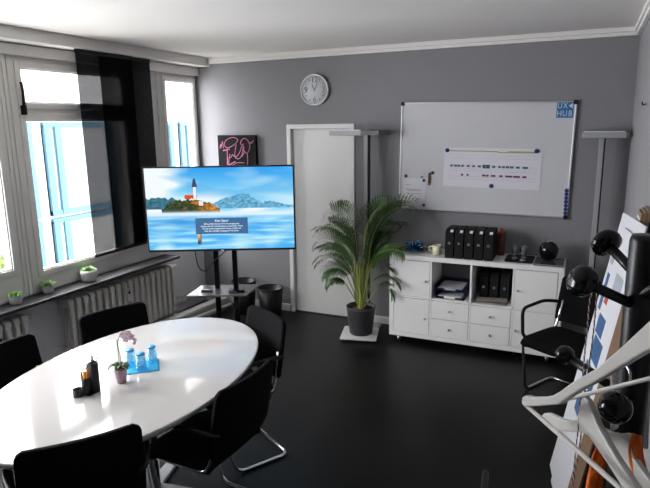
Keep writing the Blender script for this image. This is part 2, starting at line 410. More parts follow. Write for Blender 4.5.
chair_at((2.19,-3.155),(-1,.06),'black chair on the near right side of the table, backrest turned to the viewer',G)
chair_at((1.815,-2.325),(-.5,-.87),'black chair at the rounded far end of the table, nearest the waste bins',G)
chair_at((.835,-2.64),(.94,-.34),'black chair by the radiator, behind the orchid and blue glasses',G)
chair_at((.735,-3.37),(.97,.05),'leftmost black chair, cut by the left edge of the photo',G)
G2='black visitor chairs by the right wall'
fv=Vector((-.5,-.87)).normalized(); p=Vector((3.385,-1.265))-fv*.225
make_chair('black armchair standing beside the right end of the white cabinet',(p.x,p.y,0),face(fv),G2)
make_chair('black armchair low in the right foreground, half hidden below the hangers',(3.565,-3.27,0),face((-.12,1)),G2)

# ------------------------------------------------------------------ television
def screen_color(u,t):
    """the lake picture shown on the screen: u right, t down"""
    nz=lambda a,b,s=0: noise.noise(Vector((a,b,s)))
    def mix(a,b,k): k=max(0,min(1,k)); return tuple(x*(1-k)+y*k for x,y in zip(a,b))
    if t<.56:
        c=mix((.10,.52,.90),(.45,.80,.96),t/.35)
        cl=nz(u*3.2,t*6)+.5*nz(u*8,t*14,3)
        c=mix(c,(.92,.96,.97),(cl*1.1+.12+t*.6)*(.8 if u<.5 else .45)+ (0.9 if u<.25 else 0)*(1-u/.25 if u<.25 else 0)*1.2)
        rid=.20-.07*math.sin(u*7+.5)+.03*nz(u*12,0,9)
        if u>.28 and t>rid: c=mix(c,(.30,.62,.88),.55*(1-(t-rid)*3))
        cl2=nz(u*4,t*9,8); 
        if t>.28: c=mix(c,(.95,.97,.98),max(0,cl2*1.5+.45)*(t-.28)*5)
        # far wooded hill right
        h=.47-.145*math.exp(-((u-.67)/.085)**2)-.09*math.exp(-((u-.54)/.09)**2)-.05*math.exp(-((u-.85)/.08)**2)+.025*nz(u*40,1,4)
        if t>h and u>.40 and t<.50: c=mix((.16,.45,.64),(.42,.70,.84),.5+.9*nz(u*45,t*40,2)); 
        # left dark hill
        h=.36+.03*nz(u*30,5)+.10*max(0,(u-.18)/.1)
        if t>h and u<.26 and t<.50: c=mix((.07,.24,.33),(.20,.42,.50),.5+nz(u*50,t*45,5))
        # island
        h=.54-.155*max(0,1-((u-.30)/.215)**2)**.8-.03*math.exp(-((u-.18)/.04)**2)+.03*nz(u*55,7)
        if t>h and t<.545 and .10<u<.50:
            g=nz(u*60,t*60,6)
            a=mix((.03,.10,.08),(.18,.22,.06),.5+g); o=mix((.75,.28,.02),(.95,.55,.08),.5+g)
            k=(u-.33)*4.5+nz(u*25,t*25,11)*1.1+.25
            c=mix(a,o,k)
            c=mix(c,(.04,.08,.12),max(0,(t-.50)/.05)*.6)
        if .262<u<.345 and .325<t<.375+.02*nz(u*50,0): c=(.80,.20,.05)
        if .355<u<.385 and .40<t<.46: c=(.88,.86,.84)
        if .322<u<.342 and .225<t<.385: c=(.93,.92,.95)
        if abs(u-.332)<.006+.012*max(0,(t-.13)/.1) and .13<t<.23: c=(.14,.18,.28)
        m=math.exp(-((t-.555)/.03)**2); c=mix(c,(.82,.91,.97),m*(.9 if t>.53 else .75))
    else:
        c=mix((.22,.60,.90),(.20,.62,.95),(t-.56)*2)
        s=nz(u*3,t*22,12)+.5*nz(u*9,t*50,13)
        c=mix(c,(.62,.88,.97),.35+s*1.1)
        c=mix(c,(.10,.42,.78),max(0,.55-abs(t-.68)*5)*(.6+nz(u*6,t*16,14)) if u<.62 else 0)
        c=mix(c,(.75,.93,.93),max(0,nz(u*5,t*5,19)*1.8)*(t-.6)*2.4)
        if .335<u<.362 and .78<t<.94: c=mix((.9,.62,.35),(.12,.2,.3),(t-.84)*14 if u<.352 else .6)
        m=math.exp(-((t-.56)/.035)**2); c=mix(c,(.86,.94,.98),m*.9)
    return c
def television():
    t=thing('television','large flat television on a floor stand showing a lake with a church island','television',(.804,-1.337,0),.457)
    W,H=1.235,.71; zc=1.313
    MB().prism(rrect(W,H,.006,3),-.012,.022,T(0,0,zc)@RX).build('bezel',BLACK,t,bevel=.002)
    MB().prism(rrect(W*.62,H*.6,.03,3),-.06,-.012,T(0,0,zc-.05)@RX).build('rear_housing',BLACK,t,bevel=.004)
    nu,nv=330,188; bw=.011
    def fn(u,v): return (-(W/2-bw)+(W-2*bw)*u,-.0225,zc-H/2+.018+(H-.018-bw)*v)
    vs=[fn(i/nu,j/nv) for j in range(nv+1) for i in range(nu+1)]
    fs=[(j*(nu+1)+i,j*(nu+1)+i+1,(j+1)*(nu+1)+i+1,(j+1)*(nu+1)+i) for j in range(nv) for i in range(nu)]
    me=bpy.data.meshes.new('screen'); me.from_pydata(vs,[],fs); ca=me.color_attributes.new('picture','FLOAT_COLOR','POINT')
    dat=[]
    for j in range(nv+1):
        for i in range(nu+1):
            c=screen_color(i/nu,1-j/nv); dat+=[max(0,min(1,x)) for x in c]+[1]
    ca.data.foreach_set('color',dat)
    m=bpy.data.materials.new('screen_picture'); m.use_nodes=True; nt=m.node_tree; b=nt.nodes['Principled BSDF']; b.inputs['Base Color'].default_value=(.01,.01,.01,1); b.inputs['Roughness'].default_value=.25
    at=nt.nodes.new('ShaderNodeAttribute'); at.attribute_name='picture'
    gm=nt.nodes.new('ShaderNodeGamma'); gm.inputs['Gamma'].default_value=1.7; nt.links.new(at.outputs['Color'],gm.inputs[0])
    nt.links.new(gm.outputs[0],b.inputs['Emission Color']); b.inputs['Emission Strength'].default_value=TVE
    me.materials.append(m); o=bpy.data.objects.new('screen',me); col.objects.link(o); o.parent=t
    # message box
    x0=-W/2+bw; sw=W-2*bw; top=zc+H/2-bw; sh=H-.018-bw
    bx0,bx1=x0+.325*sw,x0+.683*sw; bz1,bz0=top-.612*sh,top-.81*sh
    box=MB().box(bx0,-.0245,bz0,bx1,-.0228,bz1).build('message_box',mat('message_box_blue',(.02,.03,.05),.4,emit=(.035,.12,.27),es=TVE),o)
    TX=mat('screen_text',(.5,.5,.5),.5,emit=(.8,.9,.95),es=TVE)
    mx=(bx0+bx1)/2
    for s_,z,sz in (('Kein Signal',bz1-.024,.025),('Bitte pr\u00fcfen Sie die Stromversorgung des',bz1-.050,.0175),('Ger\u00e4ts und die Verbindung zum Anschluss. Wenn',bz1-.070,.0175),('Sie das Ger\u00e4t eingeschaltet haben, w\u00e4hlen Sie',bz1-.090,.0175),('bitte den richtigen Eingang am Fernseher.',bz1-.110,.0175)):
        text_mesh('caption',s_,sz,TX,box,T(mx,-.0247,z)@RX,.0002)
    MB().box(-.012,-.0235,zc-H/2+.004,.012,-.022,zc-H/2+.010).build('power_light',WHITE,t)
    # stand
    s=thing('television_stand','black twin-pole floor stand with a shelf under the television','stand',(.804,-1.337,0),.457)
    for x in (-.075,.085):
        MB().prism(rrect(.045,.034,.008,3),.03,1.45,T(x,.085,0)).build('pole',BLACKG,s)
    MB().box(-.28,.065,1.20,.28,.102,1.25).box(-.28,.065,1.38,.28,.102,1.43).build('mount_plate',BLACK,s)
    MB().box(-.33,.05,.0,.33,.12,.03).box(-.33,-.25,0,-.27,.32,.03).box(.27,-.25,0,.33,.32,.03).build('base',BLACK,s,bevel=.004)
    MB().prism([(-.31,-.12),(.20,-.12),(.28,.20),(-.24,.20)],.585,.60).build('shelf',mat('shelf_grey',(.09,.09,.10),.12),s,bevel=.003)
    MB().prism(rrect(.20,.10,.02,3),.56,.585,T(0,.06,0)).build('bracket',BLACK,s)
    # cable
    cpts=[Zp(*p) for p in ()]
    M=Matrix.Translation((.804,-1.337,0))@Matrix.Rotation(.457,4,'Z')
    c=MB(); c.tube(smooth_path([M@Vector(q) for q in ((-.245,.05,.985),(-.24,.05,.90),(-.225,.045,.82),(-.19,.04,.775),(-.15,.045,.78),(-.09,.055,.85),(-.02,.062,.91),(.05,.06,.97))],6),.0045,8)
    tag(c.build('cable',BLACK),'thin black cable looping below the television to its stand','cable')
    # things on the shelf
    def loc(x,y,z): return M@Vector((x,y,z))
    q=loc(-.155,.0,.601); o=thing('remote_control','small black remote control on the left half of the stand shelf','remote control',q,.35)
    MB().prism(rrect(.10,.03,.01,3),0,.013).build('housing',BLACK,o,bevel=.002); MB().box(-.03,-.006,.013,.02,.006,.0145).build('button',STEEL,o)
    q=loc(.105,-.03,.601); o=thing('media_box','flat black media box on the right half of the stand shelf','electronic box',q,.5)
    MB().prism(rrect(.13,.09,.01,3),0,.026).build('housing',BLACKG,o,bevel=.002); MB().box(-.065,-.046,.008,.0,-.0445,.018).build('front_panel',STEEL,o)
TVE=.29
television()

# projector case and rail on the floor
case=thing('projection_screen_case','long silver case lying on the floor along the left wall','case',(0,0,0))
MB().prism(rrect(.10,.10,.02,4),0,1.25,Matrix.Translation((-.175,-1.30,.052))@Matrix.Rotation(-.07,4,'Z')@Matrix.Rotation(-PI/2,4,'X')).build('housing',mat('case_silver',(.62,.62,.62),.4,.2),case)
MB().prism(rrect(.104,.104,.02,4),0,.015,Matrix.Translation((-.176,-1.315,.052))@Matrix.Rotation(-.07,4,'Z')@Matrix.Rotation(-PI/2,4,'X')).build('end_cap',BLACK,case)
q0,q1=Zp(203,316,.05),Zp(231,305,.05)
e=(q1-q0).normalized(); q0=q0-e*.9
tag(MB().tube([q0,q1],.028,12).build('aluminium_rail',mat('rail_grey',(.45,.45,.45),.45,.3)),'slim grey rail on the floor in front of the long silver case','rail')

# waste bins
def bin_(label,loc,r,h):
    t=thing('waste_bin',label,'waste bin',loc,0,'black waste bins by the door')
    m=MB().lathe([(r*.80,.0),(r*.82,.004),(r,h),(r*.96,h),(r*.79,.012),(.0001,.012)],30); m.build('body',BLACK,t)
    a=MB(); a.tube([(r*1.0*math.cos(i*PI/12),r*1.0*math.sin(i*PI/12),h) for i in range(24)],.006,8,closed=True); a.build('rim',BLACK,t)
bin_('black waste bin beside the door frame, the nearer of two',(.585,-.20,0),.135,.30)
bin_('black waste bin behind the television stand shelf, farther from the door',(.27,-.22,0),.13,.35)

# ------------------------------------------------------------------ wall things on the back wall
def clock():
    t=thing('wall_clock','round silver-rimmed wall clock with large outlined numerals','clock',(1.062,0,2.322))
    R=.152; RY=RX
    MB().lathe([(R-.014,.002),(R-.012,.001),(R,.006),(R,.035),(R-.008,.042),(R-.014,.036),(R-.014,.002)],48,(0,0,0),RY,False).build('rim',mat('clock_rim',(.62,.63,.65),.3,.5),t)
    MB().lathe([(R-.013,.01),(R-.013,.026)],48,(0,0,0),RY).build('dial',mat('clock_dial',(.62,.64,.66),.5),t)
    NUM=mat('numeral_grey',(.12,.14,.17),.4)
    for s,x,z in (('12',.0,.095),('3',.095,0),('6',.0,-.095),('9',-.095,0)):
        text_mesh('numeral',s,.080,NUM,t,T(x,-.027,z)@RX,.0008)
    for a in range(12):
        if a%3: MB().box(-.004,-.0275,.10,.004,-.026,.116,Matrix.Rotation(a*PI/6,4,'Y')).build('hour_mark',NUM,t)
    MB().box(-.004,-.030,-.01,.004,-.0285,.055,Matrix.Rotation(math.radians(-28),4,'Y')).build('hour_hand',NUM,t)
    MB().box(-.003,-.0325,-.015,.003,-.031,.068,Matrix.Rotation(math.radians(24),4,'Y')).build('minute_hand',NUM,t)
    MB().lathe([(.008,.026),(.008,.034)],14,(0,0,0),RX).build('hub',STEEL,t)
clock()
def picture():
    t=thing('chalk_picture','small black canvas with pink chalk lettering above the television','picture',(.135,0,1.705))
    W,H=.475,.37
    MB().box(-W/2,-.04,-H/2,W/2,-.002,H/2).build('canvas',mat('black_canvas',(.007,.008,.008),.85,spec=.2,noise_amt=.5,bump=.3,bump_scale=200),t,bevel=.003)
    PK=mat('pink_chalk',(.62,.22,.38),.9,noise_amt=.5,noise_scale=60)
    def st(pts,r=.0035):
        # pixel grid of the drawing: x 50..570, y 75..440
        P=[((x-310)/520*W,-.0415,(257-y)/365*H*.98) for x,y in pts]
        MB().tube(smooth_path(P,4),r,6).build('chalk_stroke',PK,t)
    st([(80,215),(95,165),(100,200),(120,135),(130,210)])
    st([(325,115),(290,95),(230,100),(165,130),(145,175),(175,205),(240,190),(300,160),(335,120),(310,105)])
    st([(125,235),(160,228),(215,220)],.006); st([(180,228),(182,300),(175,390)],.006)
    st([(215,270),(205,330),(195,390),(240,370),(290,350)],.006); st([(200,320),(235,300),(240,285)],.005)
    st([(310,170),(300,210),(285,270),(290,310),(340,320),(380,280),(400,220),(410,160)],.0045)
    st([(245,275),(300,300),(350,255),(375,210),(395,165)],.0045)
    st([(370,170),(380,130),(420,105),(460,120),(490,160),(490,210),(455,260),(410,240),(420,190)],.0045)
    st([(455,262),(460,320),(455,380)],.004); st([(380,300),(400,270),(430,235)],.005)
    st([(490,165),(510,145),(520,155),(545,125)],.004)
    st([(235,400),(290,370),(350,362),(410,365)],.004); st([(285,400),(330,395),(360,400),(320,425)],.005)
picture()
def whiteboard():
    x0,x1,z0,z1=1.940,3.437,1.181,2.165; cx,cz=(x0+x1)/2,(z0+z1)/2; W,H=x1-x0,z1-z0
    t=thing('whiteboard','large wall-mounted whiteboard with an aluminium frame above the white cabinet','whiteboard',(cx,0,cz)); t.rotation_euler=(0,math.radians(.95),0)
    MB().box(-W/2+.005,-.018,-H/2+.005,W/2-.005,-.004,H/2-.005).build('panel',mat('board_enamel',(.60,.61,.63),.25,noise_amt=.04),t)
    f=MB(); q=.014
    f.box(-W/2,-.026,-H/2,W/2,-.003,-H/2+q); f.box(-W/2,-.026,H/2-q,W/2,-.003,H/2); f.box(-W/2,-.026,-H/2+q,-W/2+q,-.003,H/2-q); f.box(W/2-q,-.026,-H/2+q,W/2,-.003,H/2-q)
    f.build('frame',ALU,t,bevel=.002)
    for sx in (-1,1):
        for sz in (-1,1):
            MB().prism(rrect(.034,.034,.008,3),.002,.029,T(sx*(W/2-.014),0,sz*(H/2-.014))@RX).build('corner_cap',BLACK,t,bevel=.002)
    MT=t.matrix_basis.copy()
    base=Matrix.Translation((cx,0,cz))@Matrix.Rotation(math.radians(.95),4,'Y')
    def at(x,y,z): return base@Vector((x,y,z))
    def on(name,label,cat,x,z,group=None,y=-.0185):
        o=thing(name,label,cat,at(x,y,z),0,group); o.rotation_euler=(0,math.radians(.95),0); return o
    def uv(px,py):   # position on the board of a photo pixel
        d=ray(px,py); P=CAM+d*((-.02-CAM.y)/d.y); return base.inverted()@P
    # logo sticker
    a=uv(556.5,100.5); b=uv(575,118); s=.165
    o=on('sticker','blue square sticker with white letters UX HUB in the upper right of the whiteboard','sticker',uv(565.1,109.7).x,uv(565.1,109.7).z)
    LB=mat('sticker_blue',(.02,.16,.40),.5)
    MB().box(-.065,-.0015,-.065,.065,0,.065).build('backing',LB,o)
    WT=mat('sticker_white',(.62,.66,.70),.5)
    for s_,x,z in (('U',-.042,.032),('X',.0,.032),('H',-.042,-.032),('U',.0,-.032),('B',.042,-.032)):
        text_mesh('letter',s_,.068,WT,o,T(x,-.002,z)@RX,.0006,xs=.80)
    MB().prism([(.024,.032),(.058,.054),(.058,.010)],.0,.0026,RX).build('triangle',WT,o)
    # plan sheet
    a=uv(444.5,150); b=uv(539.5,190); c0=((a.x+b.x)/2,(a.z+b.z)/2); w_,h_=(b.x-a.x),.352
    o=on('planning_sheet','wide white planning sheet with rows of small coloured marks, held by three magnets','paper',c0[0],c0[1]+.010)
    MB().grid(lambda u,v:(-w_/2+w_*u,-.0014-.002*(u**8)*(1-v),-h_/2+h_*v),16,6,False).build('sheet',mat('sheet_white',(.70,.69,.74),.8),o,solid=.0008)
    TE=mat('mark_teal',(.04,.14,.20),.7); PU=mat('mark_purple',(.16,.03,.16),.7); YG=mat('mark_olive',(.36,.38,.12),.7)
    def mk(px0,px1,row,m,hh=.009):
        # px in the 650-wide enlargement of the sheet (45..605)
        X=lambda q:-w_/2+w_*(q-42)/565
        MB().box(X(px0),-.0045,row-hh,X(px1),-.0018,row+hh).build('mark',m,o)
    for p in ((82,98),(106,122),(126,142),(150,164),(184,198),(216,230),(248,266),(276,294),(296,318),(332,350),(368,382),(390,404),(410,430),(434,454),(468,488),(505,534)): mk(*p,.014,TE,.009 if p[0] not in (276,296) else .016)
    for p in ((150,164),(184,196),(276,296),(300,314),(328,354),(376,396),(410,452),(456,494),(506,530)): mk(*p,-.066,PU,.008)
    mk(78,360,.147,YG,.004); mk(362,420,.14,YG,.004); mk(420,575,.146,YG,.007)
    GR=mat('mark_grey',(.52,.52,.57),.8)
    for r in (.11,.085,.015,-.01,-.03,-.08,-.105): mk(70,585,r,GR,.0012)
    def magnet(px,py,r,m,label,group=None,h=.008,z=.0):
        p_=uv(px,py); o=on('magnet',label,'magnet',p_.x,p_.z,group,y=-.0185-z)
        MB().lathe([(r,0),(r,h*.7),(r*.85,h)],20,(0,0,0),RX).build('body',m,o)
        MB().lathe([(r*.8,h*.98),(r*.55,h*1.08)],20,(0,0,0),RX).build('grip_face',m,o)
        return o
    magnet(447.3,150.2,.019,BLUEM,'round blue magnet at the upper left corner of the wide planning sheet',z=.002)
    magnet(536.8,151.0,.019,BLUEM,'round blue magnet at the upper right corner of the wide planning sheet',z=.008)
    magnet(491.3,186.0,.019,BLUEM,'round blue magnet at the bottom middle of the wide planning sheet',z=.002)
    ord_=['topmost','second from the top','third from the top','fourth from the top','fourth from the bottom','third from the bottom','second from the bottom','bottom']
    for i in range(8):
        magnet(566.8-.22*i,190.5+3.75*i,.0175,BLUEM,'round blue magnet, %s in the column at the whiteboard\'s lower right'%ord_[i],'blue magnets in a column at the lower right')
    # small note lower left
    a=uv(403.5,178);b=uv(425,205)
    o=on('note','white printed note pinned low on the left of the whiteboard','paper',(a.x+b.x)/2,(a.z+b.z)/2)
    ww,hh=b.x-a.x,a.z-b.z
    MB().box(-ww/2,-.0015,-hh/2,ww/2,0,hh/2).build('sheet',mat('sheet_white',(.70,.69,.74)),o)
    for k,(l,r,z) in enumerate(((-.42,-.15,.25),(-.4,.35,.08),(-.3,.30,.03),(-.4,.35,-.08))): MB().box(l*ww,-.0022,z*hh-.002,r*ww,-.0012,z*hh+.002).build('text_line',mat('note_ink',(.25,.25,.32),.8),o)
    BR=mat('magnet_brown',(.10,.05,.03),.6,noise_amt=.4); DK=mat('magnet_dark',(.04,.035,.035),.5)
    magnet(406,176,.015,BR,'small brown magnet at the top left of the printed note',z=.002)
    magnet(423.8,180.5,.013,DK,'small dark magnet at the top right of the printed note',z=.002)
    magnet(423.8,205,.013,BR,'small brown magnet at the bottom right of the printed note',z=.002)
    magnet(421.8,177,.010,mat('magnet_lightblue',(.10,.25,.45),.5),'tiny light blue magnet just above the dark magnet of the note',z=.002)
    magnet(432.6,172.8,.015,DK,'dark grey magnet, the upper one right of the printed note')
    p_=uv(429.5,179); o=on('wooden_clip','brown beaded strip hanging beside the printed note','clip',p_.x,p_.z)
    MB().prism(rrect(.026,.12,.012,3),0,.007,RX).build('strip',mat('clip_wood',(.22,.12,.06),.6,c2=(.08,.04,.02),noise_scale=60),o)
    for z in (.045,.02,-.005,-.03): MB().lathe([(.011,.006),(.008,.012)],12,(0,0,0),T(0,0,z)@RX).build('bead',BR,o)
whiteboard()

# ------------------------------------------------------------------ floor lamps
LGREY=mat('lamp_grey',(.33,.34,.35),.45)
def lamp(label,x,y,head_x0,head_x1,y0,ztop,cap=False):
    t=thing('floor_lamp',label,'floor lamp',(x,y,0),0,'slim office uplighters against the back wall')
    hx0,hx1=head_x0-x,head_x1-x
    MB().box(-.018,-.03,.02,.018,.03,ztop-.045).build('pole',LGREY,t,bevel=.003)
    MB().box(.018,-.01,.02,.028,.02,ztop-.045).build('cable_channel',BLACK,t)
    h=MB().box(hx0,y0-y,ztop-.045,hx1,-.02-y,ztop).build('lamp_head',LGREY,t,bevel=.004)
    MB().box(hx0+.01,y0-y+.01,ztop,hx1-.01,-.03-y,ztop+.006).build('diffuser',mat('lamp_diffuser',(.75,.77,.78),.4),h)
    MB().box(hx1,y0-y,ztop-.043,hx1+(.17 if cap else .02),-.02-y,ztop-.002).build('end_cap',mat('lamp_dark_grey',(.11,.115,.12),.5),h)
    MB().box(-.13,-.10,0,.13,.08,.02).build('base',LGREY,t,bevel=.004)
lamp('slim grey floor lamp with a flat head between the door and the whiteboard',1.655,-.15,1.345,1.66,-.32,1.93,True)
lamp('slim grey floor lamp with a flat head in the right corner',3.645,-.16,3.50,XR-.045,-.30,1.90)

# ------------------------------------------------------------------ cabinet
KX,KY,KB=1.978,-.416,.058
def cabinet():
    t=thing('shelf_cabinet','white cube shelf cabinet on castors with doors, drawers and two open bays','cabinet',(KX,KY,0))
    W,D,H=1.47,.39,.77; e=.04; i_=.0165; c=.3345
    b=MB()
    b.box(0,0,KB,W,D,KB+e); b.box(0,0,KB+H-e,W,D,KB+H); b.box(0,0,KB+e,e,D,KB+H-e); b.box(W-e,0,KB+e,W,D,KB+H-e)
    xs=[e+k*(c+i_) for k in range(4)]; zs=[KB+e,KB+e+c+i_+.001]
    for k in (1,2,3): b.box(xs[k]-i_,.004,KB+e,xs[k],D,KB+H-e)
    b.box(e,.004,zs[1]-i_,W-e,D,zs[1])
    b.build('body',CABW,t,bevel=.0015)
    MB().box(e,D-.012,KB+e,W-e,D-.004,KB+H-e).build('back_panel',mat('back_panel_grey',(.16,.16,.17),.8),t)
    g=.0025
    for k in (0,3):
        for z in zs:
            d=MB().box(xs[k]+g,.001,z+g,xs[k]+c-g,.019,z+c-g).build('door',CABW,t,bevel=.001)
            kx=xs[k]+c-.035 if k==0 else xs[k]+.03
            MB().lathe([(.004,0),(.004,.012),(.010,.014),(.010,.021),(.0001,.023)],14,(0,0,0),T(kx,.001,z+c*.47)@RX).build('knob',STEEL,d)
    for k in (1,2):
        for q in (0,1):
            z0=zs[0]+q*c/2+g; z1=zs[0]+(q+1)*c/2-g
            d=MB().box(xs[k]+g,.001,z0,xs[k]+c-g,.018,z1).box(xs[k]+.01,.018,z0+.005,xs[k]+c-.01,.34,z1-.03).build('drawer',CABW,t,bevel=.001)
            MB().lathe([(.004,0),(.004,.012),(.010,.014),(.010,.021),(.0001,.023)],14,(0,0,0),T(xs[k]+c/2,.001,(z0+z1)/2)@RX).build('knob',STEEL,d)
    for x in (.09,W-.09):
        for y in (.035,D-.06):
            m=MB().lathe([(.026,-.012),(.029,-.008),(.029,.008),(.026,.012)],20,(x,y,.029),Matrix.Rotation(PI/2,4,'Y')).build('castor',STEEL,t)
            MB().box(x-.016,y-.012,.045,x+.016,y+.012,KB+.001).build('fork',STEEL,m)
    return xs,zs
xs,zs=cabinet(); TOP=KB+.77
# magazine files on top
def magfile(x,y,z,rz,label,group,w=.073,d=.24,h=.256,tagm=True):
    t=thing('magazine_file',label,'file box',(x,y,z),rz,group)
    prof=[(0,0),(d,0),(d,h*.99),(.045,h),(0,h*.86)]     # y,z
    M=Matrix(((0,0,1,0),(1,0,0,0),(0,1,0,0),(0,0,0,1)))
    MB().prism(prof,-w/2,w/2,M).build('body',mat('black_card',(.006,.006,.0065),.7,spec=.3),t,bevel=.002)
    MB().lathe([(.012,0),(.012,.003),(.008,.003),(.008,.0)],16,(0,0,0),T(0,-.0005,h*.52)@RX).build('finger_ring',STEEL,t)
    if tagm:
        a=Vector((0,h*.86));b=Vector((.045,h)); dirv=(b-a)
        Mx=Matrix.Translation((0,-.001,h*.86+.0015))@Matrix.Rotation(math.atan2(dirv.y,dirv.x),4,'X')
        MB().box(w*.05,.012,-.0005,w*.40,.040,.001,Mx).build('label',PAPER,t)
    return t
nm=['leftmost of the five','second from the left of the five','middle one of the five','fourth from the left of the five','rightmost of the five']
for i in range(5):
    magfile(2.508+.0835*i,-.385,TOP,.0,'black magazine file on the cabinet, %s'%nm[i],'black magazine files on the cabinet')
# items in the open bays
x=KX+xs[1]; z=zs[1]
t=thing('letter_tray','dark blue two-tier letter tray in the left open bay','letter tray',(x+.155,KY+.19,z))
for k,zz in enumerate((.0,.075)):
    p=MB(); p.box(-.13,-.15,zz,.13,.15,zz+.004); p.box(-.13,-.15,zz,-.126,.15,zz+.05); p.box(.126,-.15,zz,.13,.15,zz+.05); p.box(-.13,.146,zz,.13,.15,zz+.05); p.box(-.13,-.15,zz,-.05,-.147,zz+.022); p.box(.05,-.15,zz,.13,-.147,zz+.022)
    p.build('tray',NAVY,t)
r=MB()
for sx in (-.128,.128):
    for sy in (-.12,.12): r.box(sx-.003,sy-.01,.04,sx+.003,sy+.01,.08)
r.build('riser',NAVY,t)
o=thing('paper_stack','light papers lying in the upper letter tray','papers',(x+.155,KY+.17,z+.080))
MB().box(-.105,-.125,0,.105,.14,.018).build('sheets',mat('grey_paper',(.45,.46,.5),.8),o,bevel=.001)
o=thing('paper_stack','white papers lying in the lower letter tray','papers',(x+.155,KY+.17,z+.0045))
MB().box(-.105,-.13,0,.105,.14,.02).build('sheets',PAPER,o,bevel=.001)
o=thing('booklet','white booklet lying slanted beside the letter tray in the left open bay','booklet',(x+.300,KY+.15,z+.001))
MB().box(-.012,-.14,0,.012,.12,.008,Matrix.Rotation(0,4,'Y')).build('pages',PAPER,o,bevel=.001)
x=KX+xs[2]
for i,l in enumerate(('left','middle','right')):
    magfile(x+.085+.088*i,KY+.10,z,0,'black file box in the right open bay, %s one of three'%l,'black file boxes in the right open bay',w=.07,d=.24,h=.25,tagm=False)
for i,(yy,rz,c,l) in enumerate(((.05,.12,(.45,.45,.46),'pale magazine at the bottom of the pile in the right open bay'),(.048,-.25,(.16,.14,.12),'dark magazine in the middle of the pile in the right open bay'),(.05,.35,(.36,.33,.30),'beige magazine on top of the pile in the right open bay'))):
    o=thing('magazine',l,'magazine',(x+.17,KY+yy,z+.001+.0145*i),rz*.5,None)
    MB().box(-.125,-.035,0,.125,.04,.014).build('pages',mat('magazine_%d'%i,c,.5,noise_amt=.6,noise_scale=40),o,bevel=.001)
# round tray with three blue glasses
def round_tray():
    o=thing('round_tray','round dark metal tray at the left end of the cabinet top','tray',(2.135,-.20,TOP))
    MB().lathe([(.0001,.002),(.12,.002),(.14,.012),(.150,.016),(.150,.012),(.125,0),(.0001,0)],40).build('dish',mat('tray_metal',(.18,.17,.16),.25,.8),o)
    MB().tube([(.150*math.cos(i*PI/16),.150*math.sin(i*PI/16),.0145) for i in range(32)],.003,6,closed=True).build('rim',CHROME,o)
    o=thing('napkin','blue paper napkin under the glasses on the round tray','napkin',(2.14,-.20,TOP+.0025),.3)
    MB().grid(lambda u,v:(-.075+.15*u,-.075+.15*v,.001+.0012*math.sin(8*u)*math.sin(7*v)),10,10).build('sheet',mat('blue_napkin',(.02,.26,.42),.8),o,solid=.0012)
def glass(name,label,loc,m,h,rt_,rb_,inv=False,group=None,mb=None):
    o=thing(name,label,'glass',loc,0,group)
    th=.0022
    prof=[(.0001,0),(rb_,0),(rt_,h),(rt_-th,h),(rb_-th,.008),(.0001,.008)]
    if inv: prof=[(r,h-z) for r,z in prof][::-1]
    MB().lathe(prof,26).build('vessel',m,o)
    if mb: MB().lathe([(.0001,0),(rb_+.0006,0),(rb_+.001,.007),(.0001,.007)] if not inv else [(.0001,h-.007),(rb_+.0012,h-.007),(rb_+.0008,h+.0005),(.0001,h+.0005)],26).build('base',mb,o)
    return o
round_tray()
BG2=thin('teal_glass',(1,1,1),.1,.03,gloss=1,tc=(.30,.62,.80))
BG2B=mat('teal_glass_base',(.04,.24,.40),.15)
for (x,y,l) in ((2.105,-.235,'left blue glass on the round tray'),(2.150,-.165,'rear blue glass on the round tray'),(2.205,-.215,'right blue glass on the round tray')):
    glass('drinking_glass',l,(x,y,TOP+.0052),BG2,.085,.033,.026,True,'blue glasses on the round tray',BG2B)
# mug
def mug():
    o=thing('mug','white mug with a yellow green pattern beside the black magazine files','mug',(2.375,-.27,TOP))
    M_=mat('mug_glaze',(.80,.78,.72),.25,c2=(.55,.58,.20),noise_scale=14)
    MB().lathe([(.0001,0),(.033,0),(.038,.01),(.042,.085),(.039,.085),(.034,.01),(.0001,.01)],28).build('vessel',M_,o)
    MB().tube(smooth_path([(-.038,-.004,.070),(-.065,-.01,.066),(-.068,-.01,.035),(-.037,-.004,.022)],6),.0055,8).build('handle',M_,o)
mug()
# two jars behind the files
for (x,y,l,cc,h,rr) in ((2.905,-.10,'red and amber jar standing behind the rightmost magazine file',(.30,.03,.02),.235,.034),(2.80,-.085,'jar with a yellow knobbed lid mostly hidden behind the magazine files',(.35,.22,.03),.235,.03)):
    o=thing('storage_jar',l,'jar',(x,y,TOP))
    MB().lathe([(.0001,0),(rr,0),(rr+.002,.01),(rr+.002,h*.72),(rr-.006,h*.8)],22).build('body',mat('jar_body_%s'%('a' if rr>.032 else 'b'),(.20,.07,.03),.3,c2=(.04,.02,.02),noise_scale=30),o)
    MB().lathe([(rr+.004,h*.78),(rr+.004,h*.86),(.012,h*.93),(.009,h*.96),(.014,h),(.0001,h+.01)],22).build('lid',mat('jar_lid_%s'%('a' if rr>.032 else 'b'),cc,.4),o)
